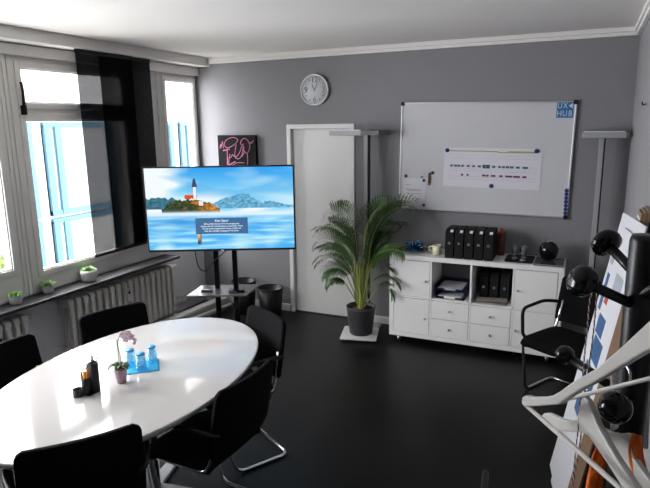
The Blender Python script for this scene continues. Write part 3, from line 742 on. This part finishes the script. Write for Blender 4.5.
# dark tray with three clear glasses
o=thing('slate_tray','flat black tray under the clear glasses on the cabinet','tray',(3.085,-.22,TOP),.0)
MB().prism(rrect(.23,.27,.02,4),0,.006).build('plate',BLACKG,o,bevel=.001); MB().tube([(x_,y_,.007) for x_,y_ in rrect(.226,.266,.02,3)],.003,6,closed=True).build('rim',BLACK,o)
for (x,y,l) in ((3.04,-.22,'left clear drinking glass on the black tray'),(3.115,-.27,'right clear drinking glass on the black tray'),(3.11,-.17,'rear clear drinking glass on the black tray')):
    glass('drinking_glass',l,(x,y,TOP+.0065),GLASS,.11,.031,.025,False,'clear glasses on the black tray',mat('glass_base',(.35,.37,.38),.1))
# glass plate with the black sphere vase
o=thing('glass_tray','rectangular glass platter at the right end of the cabinet','tray',(3.325,-.245,TOP),0)
MB().box(-.115,-.15,0,.115,.15,.010).build('plate',mat('smoky_glass',(.07,.075,.08),.06),o,bevel=.003); MB().tube([(x_,y_,.011) for x_,y_ in rrect(.226,.296,.01,3)],.003,6,closed=True).build('rim',mat('glass_rim',(.3,.32,.33),.1),o)
o=thing('sphere_vase','glossy black round vase on the glass platter','vase',(3.31,-.20,TOP+.0145))
MB().lathe([(.0001,0),(.035,0),(.062,.025),(.078,.07),(.075,.105),(.055,.138),(.030,.150),(.028,.158),(.022,.158),(.022,.148),(.0001,.14)],32).build('body',BLACKG,o)
MB().tube([(.027*math.cos(i*PI/10),.027*math.sin(i*PI/10),.158) for i in range(20)],.0035,6,closed=True).build('lip',CHROME,o)

# ------------------------------------------------------------------ palm
def palm():
    px,py=1.70,-.425
    b=thing('plant_board','square pale board on the floor under the palm pot','board',(px-.01,py,0),.25)
    MB().box(-.17,-.17,.018,.17,.17,.034).build('board',mat('board_pale',(.55,.56,.57),.5),b,bevel=.003)
    for sx in (-.12,.12):
        for sy in (-.12,.12): MB().lathe([(.012,0),(.012,.019)],12,(sx,sy,0)).build('glide',STEEL,b)
    t=thing('potted_palm','tall areca palm in a charcoal pot between the door and the cabinet','plant',(px,py,.0345))
    MB().lathe([(.0001,0),(.100,0),(.109,.01),(.136,.245),(.140,.270),(.128,.270),(.124,.235),(.0001,.235)],36).build('pot',TERR,t)
    MB().lathe([(.0001,.248),(.124,.240)],24).build('soil',SOIL,t)
    rnd=random.Random(5)
    def clear(q):
        if q.y+py>-.07: q.y=-.07-py
        if q.x+px>1.955 and q.z<.98 and q.y+py>-.44: q.y=-.44-py
        return q
    # (lean right in the picture plane, depth, height, length) of every frond; r0 is the picture's right
    R_=Vector((r0.x,r0.y,0)); Dp=Vector((-r0.y,r0.x,0))
    spec=[(28,.55,.62),(20,.60,.55),(36,.48,.52),(10,.60,.50),(0,.55,.48),(-12,.55,.48),(-25,.50,.44),(-38,.45,.42),(-50,.42,.37),(-64,.38,.35),(-76,.32,.28),(-95,.24,.20),(3,.34,.42),(-18,.40,.40),(22,.38,.46),(-8,.64,.40),(50,.42,.42),(64,.34,.34),(82,.26,.30),(100,.2,.24),(16,.40,.50),(-5,.42,.45),(-30,.32,.40),(42,.34,.42),(-100,.34,.22),(5,.66,.42),(-44,.55,.40)]
    for (a,h,L) in spec:
        a=math.radians(a); ph=rnd.uniform(-.7,.7); out=(R_*math.cos(ph)+Dp*math.sin(ph))
        if a<0: out=-(R_*math.cos(ph)-Dp*math.sin(ph))
        aa=abs(a); base=Vector((rnd.uniform(-.025,.025),rnd.uniform(-.025,.025),.242)); tw=math.radians(rnd.uniform(-75,75))
        sp=[base+(Vector((0,0,h))+out*(.05+.05*aa))*(k/8) for k in range(8)]
        p=base+Vector((0,0,h))+out*(.05+.05*aa); N=22
        for k in range(N+1):
            sp.append(p.copy()); th=aa*.55+ (aa*.45+1.15)*(k/N)**1.4
            p=p+(Vector((0,0,math.cos(th)))+out*math.sin(th))*(L/N)
        for q in sp: clear(q)
        n=len(sp)
        fr=MB().tube(sp,[.0050*(1-.85*i/(n-1))+.001 for i in range(n)],6).build('frond',CANE,t)
        lf=MB()
        i0=10
        for i in range(i0,n):
            f=(i-i0)/(n-1-i0); tg=(sp[min(i+1,n-1)]-sp[i-1]).normalized()
            sd=tg.cross(Vector((0,0,1)));
            if sd.length<.1: sd=out.cross(Vector((0,0,1)))
            sd.normalize(); sd=Matrix.Rotation(tw,3,tg)@sd; ll=L*.42*math.sin(PI*(.14+.80*f))**.6+.03
            for s_ in (-1,1):
                for sub in (0,.5):
                    o_=sp[i]+(sp[min(i+1,n-1)]-sp[i])*sub
                    d=(sd*s_*1.0+tg*(.35+.6*f)+Vector((0,0,.30))).normalized()
                    l2=ll*rnd.uniform(.85,1.1); wv=.0042
                    e1=o_+d*l2*.45+Vector((0,0,.0)); e2=o_+d*l2*.8+Vector((0,0,-l2*.16)); e3=o_+d*l2*.95+Vector((0,0,-l2*.42))
                    nn=d.cross(Vector((0,0,1))).normalized()
                    e1,e2,e3=[clear(q) for q in (e1,e2,e3)]
                    vs=[o_-nn*.002,o_+nn*.002,e1-nn*wv,e1+nn*wv,e2-nn*wv*.7,e2+nn*wv*.7,e3]
                    lf.add(vs,[(0,1,3,2),(2,3,5,4),(4,5,6)],True)
        lf.build('leaflets',LEAF,fr)
    for i in range(7):
        a=i*2.4; MB().tube(smooth_path([(.022*math.cos(a),.022*math.sin(a),.23),(.026*math.cos(a),.026*math.sin(a),.45),(.03*math.cos(a),.03*math.sin(a),.68)],5),[.010]*5+[.009]*5+[.006],8).build('cane',CANE,t)
palm()

# ------------------------------------------------------------------ things on the meeting table
TT=.7402
def succulent(label,px,py,r,h,leafr,seed,sq=1):
    p=Zp(px,py,.695); rnd=random.Random(seed)
    t=thing('potted_succulent',label,'plant',(p.x,p.y,.6955))
    MB().lathe([(.0001,0),(r*.82,0),(r*.95,h*.15),(r,h*.75),(r*.96,h),(r*.86,h),(r*.86,h*.85),(.0001,h*.85)],26).build('pot',mat('pot_grey',(.55,.56,.57),.5,noise_amt=.2,noise_scale=50),t)
    m=MB()
    G_=mat('succulent_green',(.16,.36,.07),.45,c2=(.30,.50,.18),noise_scale=25)
    for ring,(n,el,l) in enumerate(((9,.25,1),(8,.6,.85),(6,1.0,.65),(4,1.35,.5))):
        for i in range(n):
            a=2*PI*i/n+ring*.4+rnd.uniform(-.15,.15); d=Vector((math.cos(a)*math.cos(el),math.sin(a)*math.cos(el),math.sin(el))); L=leafr*l*rnd.uniform(.85,1.1)
            b=Vector((0,0,h*.8)); s=Vector((-math.sin(a),math.cos(a),0))*leafr*.20; upv=Vector((0,0,leafr*.06))
            m.add([b-s*.4,b+s*.4,b+d*L*.55-s,b+d*L*.55+s,b+d*L+upv,b+d*L*.5+upv*2.2],[(0,1,5),(0,5,2),(1,3,5),(2,5,4),(3,4,5),(0,2,4,3,1)],True)
    m.build('leaves',G_,t)
succulent('small potted succulent on the sill, leftmost of three',16,303.5,.046,.068,.075,1)
succulent('small potted succulent on the sill, middle of three, below the blue posts',48.5,292.5,.044,.062,.085,2)
succulent('bushy succulent in a wide grey pot on the sill, rightmost and largest',89.5,280.5,.072,.095,.085,3)

# desk organiser
q=Zp(90,394,.74)
def organiser():
    t=thing('pen_holder','black three-tube pen holder on the white table','pen holder',(q.x,q.y,TT))
    def cup(p,r,h):
        MB().lathe([(.0001,0),(r,0),(r,h),(r-.002,h),(r-.002,.004),(.0001,.004)],22,(p.x-q.x,p.y-q.y,0)).build('pen_tube',mat('organiser_mesh',(.03,.03,.033),.5,bump=.5,bump_scale=300),t)
    global C1,C2,C3
    C1=Zp(78.5,396,.74); C2=Zp(87,394,.74); C3=Zp(95.5,391,.74)
    cup(C1,.024,.036); cup(C2,.020,.085); cup(C3,.024,.145)
    MB().box(-.02,-.02,0,.02,.02,.004).build('base',BLACK,t)
organiser()
def scissors(label,x,y,z,az,L,s=1.0,lean=0):
    t=thing('scissors',label,'scissors',(x,y,z),az); t.rotation_euler=(lean,0,az)
    for sx in (-1,1):
        h=MB().tube([(sx*.013*s+.0115*s*math.cos(a*PI/9),0,L+.014*s*math.sin(a*PI/9)) for a in range(18)],.0026,7,closed=True).build('handle',mat('scissor_grip',(.10,.095,.12),.3),t)
        MB().box(-.004+sx*.002,-.001+sx*.001,.0,.004+sx*.002,.001+sx*.001,L-.008).build('blade',STEEL,t)
scissors('larger scissors standing in the tallest pen tube',C3.x,C3.y,TT+.006,.35,.165,1.1)
scissors('smaller scissors with silver loops in the middle pen tube',C2.x+.004,C2.y+.006,TT+.006,.35,.13,1.0,-.10)
def pen(label,x,y,c,L,lx,ly,r=.0055):
    t=thing('pen',label,'pen',(x,y,TT+.006)); t.rotation_euler=(lx,ly,0)
    MB().lathe([(.0005,0),(r*.8,.008),(r,.02),(r,L*.75)],12).build('barrel',mat('pen_'+label.split()[0],c,.35),t)
    MB().lathe([(r*1.08,L*.75),(r*1.08,L-.003),(r*.7,L)],12).build('cap',mat('pen_cap_'+label.split()[0],tuple(min(1,k*1.2) for k in c),.35),t)
pen('yellow marker in the middle pen tube',C2.x+.002,C2.y-.006,(.85,.42,.01),.115,.03,.06,.007)
pen('red pen in the middle pen tube',C2.x-.008,C2.y-.004,(.65,.04,.03),.108,.02,-.08,.004)
pen('orange pen in the middle pen tube, behind the yellow marker',C2.x+.008,C2.y+.002,(.80,.25,.02),.12,-.04,.03,.004)

def orchid():
    p=Zp(121.8,382,.74); t=thing('potted_orchid','small pink orchid in a pink pot on the table','plant',(p.x,p.y,TT))
    MB().lathe([(.0001,0),(.022,0),(.031,.066),(.033,.072),(.029,.072),(.027,.06),(.0001,.06)],26).build('pot',mat('pink_pot',(.52,.36,.42),.6,noise_amt=.1),t)
    MB().lathe([(.0001,.064),(.028,.062)],18).build('soil',SOIL,t)
    R_=r0; 
    rnd=random.Random(3)
    for i,(a,L,w_) in enumerate(((2.8,.055,.016),(3.6,.06,.016),(.2,.045,.015),(-.5,.055,.016),(1.2,.04,.014),(-1.7,.045,.015),(4.6,.04,.014))):
        d=Vector((math.cos(a+YAW),math.sin(a+YAW),0)); s=Vector((-d.y,d.x,0))
        def lf(u,v,d=d,s=s,L=L,w_=w_): 
            ww=w_*math.sin(PI*min(1,.08+u*.92))**.6; return tuple(d*L*u+s*ww*(2*v-1)+Vector((0,0,.066+.035*math.sin(u*2.2)-.02*u*u+.006*abs(2*v-1))))
        MB().grid(lf,7,4).build('leaf',mat('orchid_leaf',(.035,.085,.02),.35,c2=(.07,.13,.03)),t,solid=.0012)
    st=smooth_path([Vector((0,0,.06)),R_*.004+Vector((0,0,.13)),-R_*.003+Vector((0,0,.20)),R_*.015+Vector((0,0,.245)),R_*.06+Vector((0,0,.245)),R_*.084+Vector((0,0,.215))],6)
    MB().tube(st,.0018,6).build('stem',CANE,t)
    MB().tube([(R_*-.003).to_tuple()[:2]+(.06,),(R_*-.006).to_tuple()[:2]+(.225,)],.0022,6).build('support_stick',mat('stick_clear',(.5,.52,.5),.2),t)
    PKP=mat('orchid_petal',(.95,.80,.88),.6,c2=(.88,.62,.76),noise_scale=60)
    for fx,fz,s,sd in ((.008,.250,.020,1),(.030,.252,.022,2),(.050,.238,.019,3),(.022,.228,.018,4),(.066,.222,.012,5),(.062,.205,.009,6)):
        c=R_*(fx+.018)+Vector((0,0,fz)); f=MB(); Dn=Vector((-fw.x,-fw.y,.3)).normalized(); Mr=Dn.to_track_quat('Z','Y').to_matrix()
        for k in range(5):
            a=k*2*PI/5+sd
            def pt(u,v,a=a,s=s):
                l=s*u; ww=s*.45*math.sin(PI*min(1,.1+.85*u))*(2*v-1); return tuple(c+Mr@Vector((l*math.cos(a)-ww*math.sin(a),l*math.sin(a)+ww*math.cos(a),.004*math.sin(3*u))))
            f.grid(pt,4,2)
        fo=f.build('flower',PKP,t)
        MB().sphere(tuple(c+Dn*.003),s*.13,8,6).build('flower_centre',mat('orchid_lip',(.35,.06,.20),.5),fo)
orchid()
np_=Zp(144,366.5,.74)
o=thing('napkin','bright blue paper napkin on the white table under three glasses','napkin',(1.487,-3.092,TT),.735)
MB().grid(lambda u,v:(-.083+.166*u,-.083+.166*v,.0015+.001*math.sin(9*u)*math.sin(8*v)),14,14).build('sheet',mat('table_napkin_blue',(.02,.42,.72),.8,noise_amt=.1,noise_scale=90),o,solid=.0016)
for (px_,py_,l) in ((131,367,'left'),(141.5,371,'front middle'),(152.5,363.5,'right')):
    p=Zp(px_,py_-2,.744)
    glass('drinking_glass','pale blue glass upside down on the table napkin, %s one of three'%l,(p.x,p.y,TT+.0036),BGLASS,.088,.031,.022,True,'upturned blue glasses on the table',BGLASSD)

# ------------------------------------------------------------------ coat rack and what hangs on it
RXp,RYp=3.657,-4.293
def rack():
    t=thing('coat_rack','black coat rack pole with ball-ended pegs at the right edge','coat rack',(RXp,RYp,0))
    MB().lathe([(.0245,.03),(.0245,1.808),(.022,1.815),(.0001,1.816)],24).build('pole',mat('rack_black',(.006,.006,.008),.35),t)
    MB().lathe([(.0001,0),(.17,0),(.17,.012),(.05,.03),(.024,.032)],36).build('base',BLACK,t)
    pegs=[((3.604,-4.22,1.785),1.742,.024,1),((3.571,-4.36,1.752),1.700,.0235,1),((3.553,-4.222,1.578),1.545,.0165,0),((3.627,-4.413,1.583),1.545,.0235,0),((3.68,-4.39,1.765),1.72,.022,0),((3.74,-4.24,1.60),1.56,.018,0)]
    for (p,z0,r,disc) in pegs:
        P=Vector(p)-Vector((RXp,RYp,0)); a=Vector((0,0,z0)); d=(P-a).normalized()
        g=MB().tube([a+d*.01,P-d*r*.6],.0082,10).build('peg',mat('rack_black',(.006,.006,.008),.35),t)
        if disc:
            k=MB(); Mr=Matrix.Translation(P)@d.to_track_quat('Z','Y').to_matrix().to_4x4()
            k.lathe([(.0001,-.014),(r*.6,-.013),(r,-.006),(r*1.05,.0),(r,.008),(r*.80,.013),(r*.55,.016),(.0001,.018)],28,(0,0,0),Mr); k.build('peg_knob',BLACKG,g)
        else: MB().sphere(P,r,24,14).build('peg_knob',BLACKG,g)
rack()
def frame_on(P0,az):
    d=Vector((math.cos(az),math.sin(az),0)); n=Vector((-d.y,d.x,0))
    M=Matrix((d,Vector((0,0,1)),n)).transposed().to_4x4(); M.translation=Vector(P0); return M
def hanger(label,P0,az,polys,th,hook=None,bars=(),group='white clothes hangers on the rack'):
    t=thing('clothes_hanger',label,'clothes hanger',P0,0,group); Mw=frame_on((0,0,0),az)
    b=MB()
    for p in polys: b.prism(p,-th/2,th/2,Mw)
    b.build('arms',HANG,t,bevel=.0025)
    for (a,c,r) in bars: MB().tube([Mw@Vector((*a,0)),Mw@Vector((*c,0))],r,10).build('trouser_bar',HANG,t)
    if hook:
        MB().tube([Mw@Vector((x,y,z)) for x,y,z in hook],.0018,8).build('hook',CHROME,t)
    return t
Atop=[(0.001,0.0),(0.003,0.011),(0.012,0.018),(0.026,0.022),(0.062,0.04),(0.087,0.055),(0.104,0.07),(0.119,0.085),(0.134,0.1),(0.18,0.14),(0.223,0.188),(0.255,0.226),(0.272,0.246),(0.285,.250)]
Alow=[(0.285,0.212),(0.264,0.198),(0.225,0.162),(0.182,0.122),(0.149,0.093),(0.122,0.067),(0.104,0.048),(0.061,0.024),(0.010,-0.004)]
poly=Atop+[(.57-x,z) for x,z in Atop[::-1][1:]]+[(.57-x,z) for x,z in Alow[::-1]]+Alow[1:]
hanger('large white hanger with its trouser bar reaching into the room, topmost on the rack',(3.496,-4.312,1.518),-.947,[poly],.013,
    hook=smooth_path([(.285,.225,0),(.285,.25,0),(.265,.27,0),(.235,.27,.02),(.205,.25,.03)],5),bars=[((.006,-.003),(.564,-.003),.0038)])
Cp=[(-0.0,0.002),(0.007,0.011),(0.023,0.021),(0.038,0.026),(0.068,0.035),(0.103,0.049),(0.128,0.066),(0.132,0.088),(0.135,0.104),(0.143,0.112),(0.154,0.110),(0.186,0.09),(0.224,0.075),(0.259,0.065),(0.291,0.057),(0.317,0.05),(0.315,0.038),(0.3,0.031),(0.264,0.038),(0.221,0.048),(0.186,0.055),(0.167,0.059),(0.146,0.053),(0.115,0.036),(0.082,0.019),(0.057,0.006),(0.026,-0.001),(0.005,-0.005)]
hanger('white hanger with broad shoulders hanging below the largest one',(3.526,-4.234,1.457),-1.1,[Cp],.011,
    hook=smooth_path([(.143,.105,0),(.143,.125,.0),(.13,.14,.005),(.118,.145,.01),(.105,.132,.015)],5),bars=[((.012,.0),(.30,.034),.0028)])
Dp_=[(-0.031,-0.07),(-0.028,-0.063),(-0.015,-0.062),(0.005,-0.057),(0.024,-0.049),(0.041,-0.038),(0.047,-0.041),(0.052,-0.052),(0.063,-0.066),(0.08,-0.073),(0.095,-0.077),(0.121,-0.088),(0.119,-0.101),(0.108,-0.107),(0.084,-0.104),(0.054,-0.096),(0.02,-0.088),(-0.002,-0.08),(-0.021,-0.073)]
hanger('white hanger behind the lowest black ball, nearest the pole',(3.628,-4.345,1.569),-1.0,[Dp_,[(-.007,.036),(-.002,.038),(.014,-.046),(.005,-.055)]],.010,
    hook=smooth_path([(-.004,.03,0),(-.006,.05,.0),(.01,.062,.0),(.03,.055,.0),(.035,.035,0)],5))
# second trouser bar hanger, seen as the slim bar behind the large one
t=thing('clothes_hanger','slim white hanger whose thin bar runs behind the large one','clothes hanger',(3.60,-4.40,1.55),0,'white clothes hangers on the rack')
a=Vector((3.548,-4.30,1.512))-Vector(t.location); b_=CAM+ray(650,378.5)*.80-Vector(t.location); a=CAM+ray(563,400)*.92-Vector(t.location)
dd=(b_-a)*1.15; MB().tube([a,a+dd*1.7],.0034,10).build('trouser_bar',HANG,t)
pk=a+dd*1.32
MB().tube(smooth_path([pk,pk+Vector((0,0,.05)),pk+Vector((.012,0,.075)),pk+Vector((0,0,.09)),pk+Vector((-.016,0,.075))],5),.0018,8).build('hook',CHROME,t)
for k in (.02,1.68): MB().tube([a+dd*k-dd*.012,a+dd*k+dd*.012],.0052,10).build('end_clip',HANG,t)
# white slider hanger with blue dot
t=thing('hanger_tag','narrow white plastic clip strip with a blue dot at the right edge','clip',(0,0,0))
P=lambda px,py,k: CAM+ray(px,py)*k
q=[P(642.5,382,.97),P(650.5,380,.97),P(647,448,.97),P(637,447,.97)]
n_=Vector((.45,-.89,0)).normalized()*.004
cen=sum(q,Vector())/4; t.location=cen; q=[v-cen for v in q]
MB().add(q+[v+n_ for v in q],[(0,1,2,3),(7,6,5,4),(0,4,5,1),(1,5,6,2),(2,6,7,3),(3,7,4,0)]).build('strip',HANG,t,bevel=.001)
c_=P(645.3,387,.965)-cen; MB().sphere(c_,.0022,10,8).build('dot',mat('dot_blue',(.02,.05,.5),.4),t)
MB().tube([(q[0]+q[1])/2,(q[0]+q[1])/2+Vector((0,.0,.05)),(q[0]+q[1])/2+Vector((.005,.01,.07))],.0018,8).build('hook',CHROME,t)
# striped cord over the left peg
def cord():
    t=thing('twisted_cord','thin red and white twisted cord looped over a peg','cord',(3.583,-4.37,1.46))
    o=t.location
    def rope(pts,ph):
        sp=smooth_path([Vector(p)-Vector(o) for p in pts],24)
        for s,m in ((0,mat('cord_red',(.20,.05,.05),.8)),(PI,mat('cord_white',(.62,.58,.55),.8))):
            P_=[];L=0
            for i,p in enumerate(sp):
                if i: L+=(sp[i]-sp[i-1]).length
                a=L*520+s+ph; P_.append(p+Vector((math.cos(a)*.0006,math.sin(a)*.0006,0)))
            MB().tube(P_,.0008,6).build('strand',m,t)
    e=(3.589,-4.348,1.758)
    A=[CAM+ray(*p)*.90 for p in ((597.5,279),(596,305),(592.5,340),(588,372),(584,401),(580,443),(572.5,485))]
    B=[CAM+ray(*p)*.905 for p in ((597,279),(590,300),(587.5,330),(585.5,345),(583,372),(580,403),(578,430),(572,484))]
    rope(A,0); rope(B,1)
cord()
# clothes: black coat and orange scarf
def coat():
    t=thing('coat','black coat hanging on the rack in the lower right corner','coat',(3.752,-4.44,0.62))
    m=MB()
    def fn(u,v):
        a=2*PI*u; z=.84*(1-v); r=.045+.10*min(1,v*1.6)**.8+.012*math.sin(5*a)*v
        return (r*.75*math.cos(a)+.0,(r*1.25)*math.sin(a),z)
    m.grid(fn,40,24); m.build('body',FABRIC,t,solid=.006)
    for s in (-1,1):
        MB().tube(smooth_path([(0,s*.07,.80),(-.01,s*.13,.62),(-.02,s*.155,.38),(-.03,s*.15,.16)],5),[.03]*5+[.045]*5+[.04]*6,12).build('sleeve',FABRIC,t)
    MB().tube(smooth_path([(-.05,-.05,.80),(-.055,0,.85),(-.03,.05,.84)],5),.018,8).build('collar',FABRIC,t)
coat()
def scarf():
    OR=mat('orange_fabric',(1.0,.20,.02),.75,noise_amt=.25,noise_scale=30,bump=.4,bump_scale=120)
    t=thing('scarf','bright orange scarf hanging among the white hangers','scarf',(3.60,-4.32,1.30))
    o=Vector(t.location)
    def band(L,R,k,name):
        n=len(L)
        Lp=[CAM+ray(*p)*k-o for p in L]; Rp=[CAM+ray(*p)*(k*1.01)-o for p in R]
        def fn(u,v):
            i=min(int(v*(n-1)),n-2); f=v*(n-1)-i; a=Lp[i].lerp(Lp[i+1],f); b=Rp[i].lerp(Rp[i+1],f)
            p=a.lerp(b,u); dn=(fw); return tuple(p+dn*(.006*math.sin(u*7+v*5)))
        MB().grid(fn,8,16).build(name,OR,t,solid=.003)
    band([(598,446),(593,462),(588,480),(580,520),(574,560)],[(602,446),(608,462),(603,482),(598,520),(594,560)],.93,'scarf_end')
    band([(634,434),(630,455),(634,480),(640,520)],[(641,436),(645,455),(648,482),(655,520)],.84,'scarf_end')
scarf()
# small dark hook on the right wall
d_=ray(647,104); P_=CAM+d_*((XR-CAM.x)/d_.x)
o=thing('wall_hook','small dark hook high on the right wall','hook',P_)
MB().box(-.006,-.015,-.012,0,.015,.012).build('plate',STEEL,o,bevel=.002); MB().tube([(-.005,0,0),(-.025,-.03,-.006),(-.03,-.06,.01)],.004).build('arm',BLACK,o)

# ------------------------------------------------------------------ boards and frames leaning on the right wall
def leaning(name,label,cat,y0,y1,xf,xt,z1,th,m,extra=None,group=None,turn=0):
    """xf, xt are taken at the far end y1"""
    """board whose bottom stands at x=xf, whose top edge is at x=xt, height z1"""
    t=thing(name,label,cat,(xf+(y1-y0)/2*math.sin(turn),y1-(y1-y0)/2*math.cos(turn),0),0,group); a=math.atan2(xt-xf,z1); t.rotation_euler=(0,a,turn); L=math.hypot(xt-xf,z1); hw=(y1-y0)/2
    MB().box(0,-hw,0,th,hw,L).build('board' if cat!='picture frame' else 'frame',m,t,bevel=.0015)
    if extra: extra(t,L,hw,th)
    return t
WB=mat('foam_board',(.62,.63,.66),.7); WOODF=mat('frame_wood',(.16,.10,.06),.5,c2=(.28,.19,.11),noise_scale=20); CARD=mat('cardboard',(.20,.12,.07),.8,noise_amt=.2)
PB=mat('print_blue',(.05,.14,.32),.7,noise_amt=.5,noise_scale=40); PB2=mat('print_grey',(.35,.38,.42),.7); PRD=mat('print_red',(.5,.06,.04),.7)
def prints_a(t,L,hw,th):
    for (y,z,w_,h_,m) in ((hw-.06,L-.22,.03,.05,PB2),(hw-.10,L-.42,.05,.10,PB)):
        MB().box(-.0015,y-w_,z-h_,.0,y+w_,z+h_).build('print',m,t)
def prints_b(t,L,hw,th):
    for (y,z,w_,h_,m) in ((hw-.09,.98,.07,.05,PB),(hw-.14,.86,.09,.06,PB),(hw-.08,.72,.05,.05,PB),(hw-.20,.70,.06,.07,PB),(hw-.10,.55,.05,.06,PB),(hw-.06,1.12,.03,.03,PRD),(hw-.18,1.22,.07,.05,PB2)):
        MB().box(-.0015,y-w_,z-h_,.0,y+w_,z+h_).build('print',m,t)
def mount(t,L,hw,th):
    MB().box(-.001,-hw+.025,.025,.0,hw-.025,L-.025).build('picture_sheet',PAPER,t)
for i,l in enumerate(('picture frame closest to the wall in the leaning stack','second leaning picture frame from the wall','third leaning picture frame from the wall')):
    leaning('picture_frame',l+' on the right','picture frame',-2.20,-1.985-.006*i,3.640-.016*i,3.841-.0145*i,1.565-.008*i,.012,WOODF,mount,'picture frames leaning on the right wall')
leaning('poster_board','white poster board with small blue prints, tallest of the leaning boards','poster',-2.40,-1.96,3.484,3.752,1.515,.008,WB,prints_a,None,.17)
leaning('poster_board','white poster board with blue shapes in front of the tallest board','poster',-2.53,-2.12,3.500,3.752,1.46,.007,WB,prints_b,None,.17)
leaning('cardboard_panel','brown cardboard panel, outermost of the leaning boards','board',-2.66,-2.50,3.550,3.759,1.22,.008,CARD,None,None,.17)

# ------------------------------------------------------------------ light
w=bpy.data.worlds.new('world'); scene.world=w; w.use_nodes=True; nt=w.node_tree; bg=nt.nodes['Background']
tc=nt.nodes.new('ShaderNodeTexCoord'); sx=nt.nodes.new('ShaderNodeSeparateXYZ'); nt.links.new(tc.outputs['Generated'],sx.inputs[0])
cr=nt.nodes.new('ShaderNodeValToRGB'); cr.color_ramp.elements[0].position=.0; cr.color_ramp.elements[0].color=(.80,.80,.84,1); cr.color_ramp.elements[1].position=.6; cr.color_ramp.elements[1].color=(1.0,1.0,1.0,1)
nt.links.new(sx.outputs['Z'],cr.inputs[0]); nt.links.new(cr.outputs[0],bg.inputs['Color']); bg.inputs['Strength'].default_value=6
sd=bpy.data.lights.new('sun','SUN'); sd.energy=1.2; sd.angle=.1; so=bpy.data.objects.new('sun',sd); col.objects.link(so)
so.rotation_euler=Vector((-.75,.25,-.62)).to_track_quat('-Z','Y').to_euler()
for (y0,y1,z0,z1) in ((-2.155,-1.10,.867,2.438),(-3.55,-2.41,.934,2.438),(-4.86,-3.76,.934,2.438),(-.515,-.07,.8,2.45)):
    ld=bpy.data.lights.new('window_portal','AREA'); ld.shape='RECTANGLE'; ld.size=y1-y0; ld.size_y=z1-z0; ld.cycles.is_portal=True
    lo=bpy.data.objects.new('window_portal',ld); col.objects.link(lo); lo.location=(XL-.08,(y0+y1)/2,(z0+z1)/2)
    lo.rotation_euler=Matrix((Vector((0,-1,0)),Vector((0,0,1)),Vector((-1,0,0)))).transposed().to_euler()
vs=scene.view_settings; vs.view_transform='Standard'; vs.look='None'; vs.gamma=1; vs.use_curve_mapping=False; vs.exposure=1.82
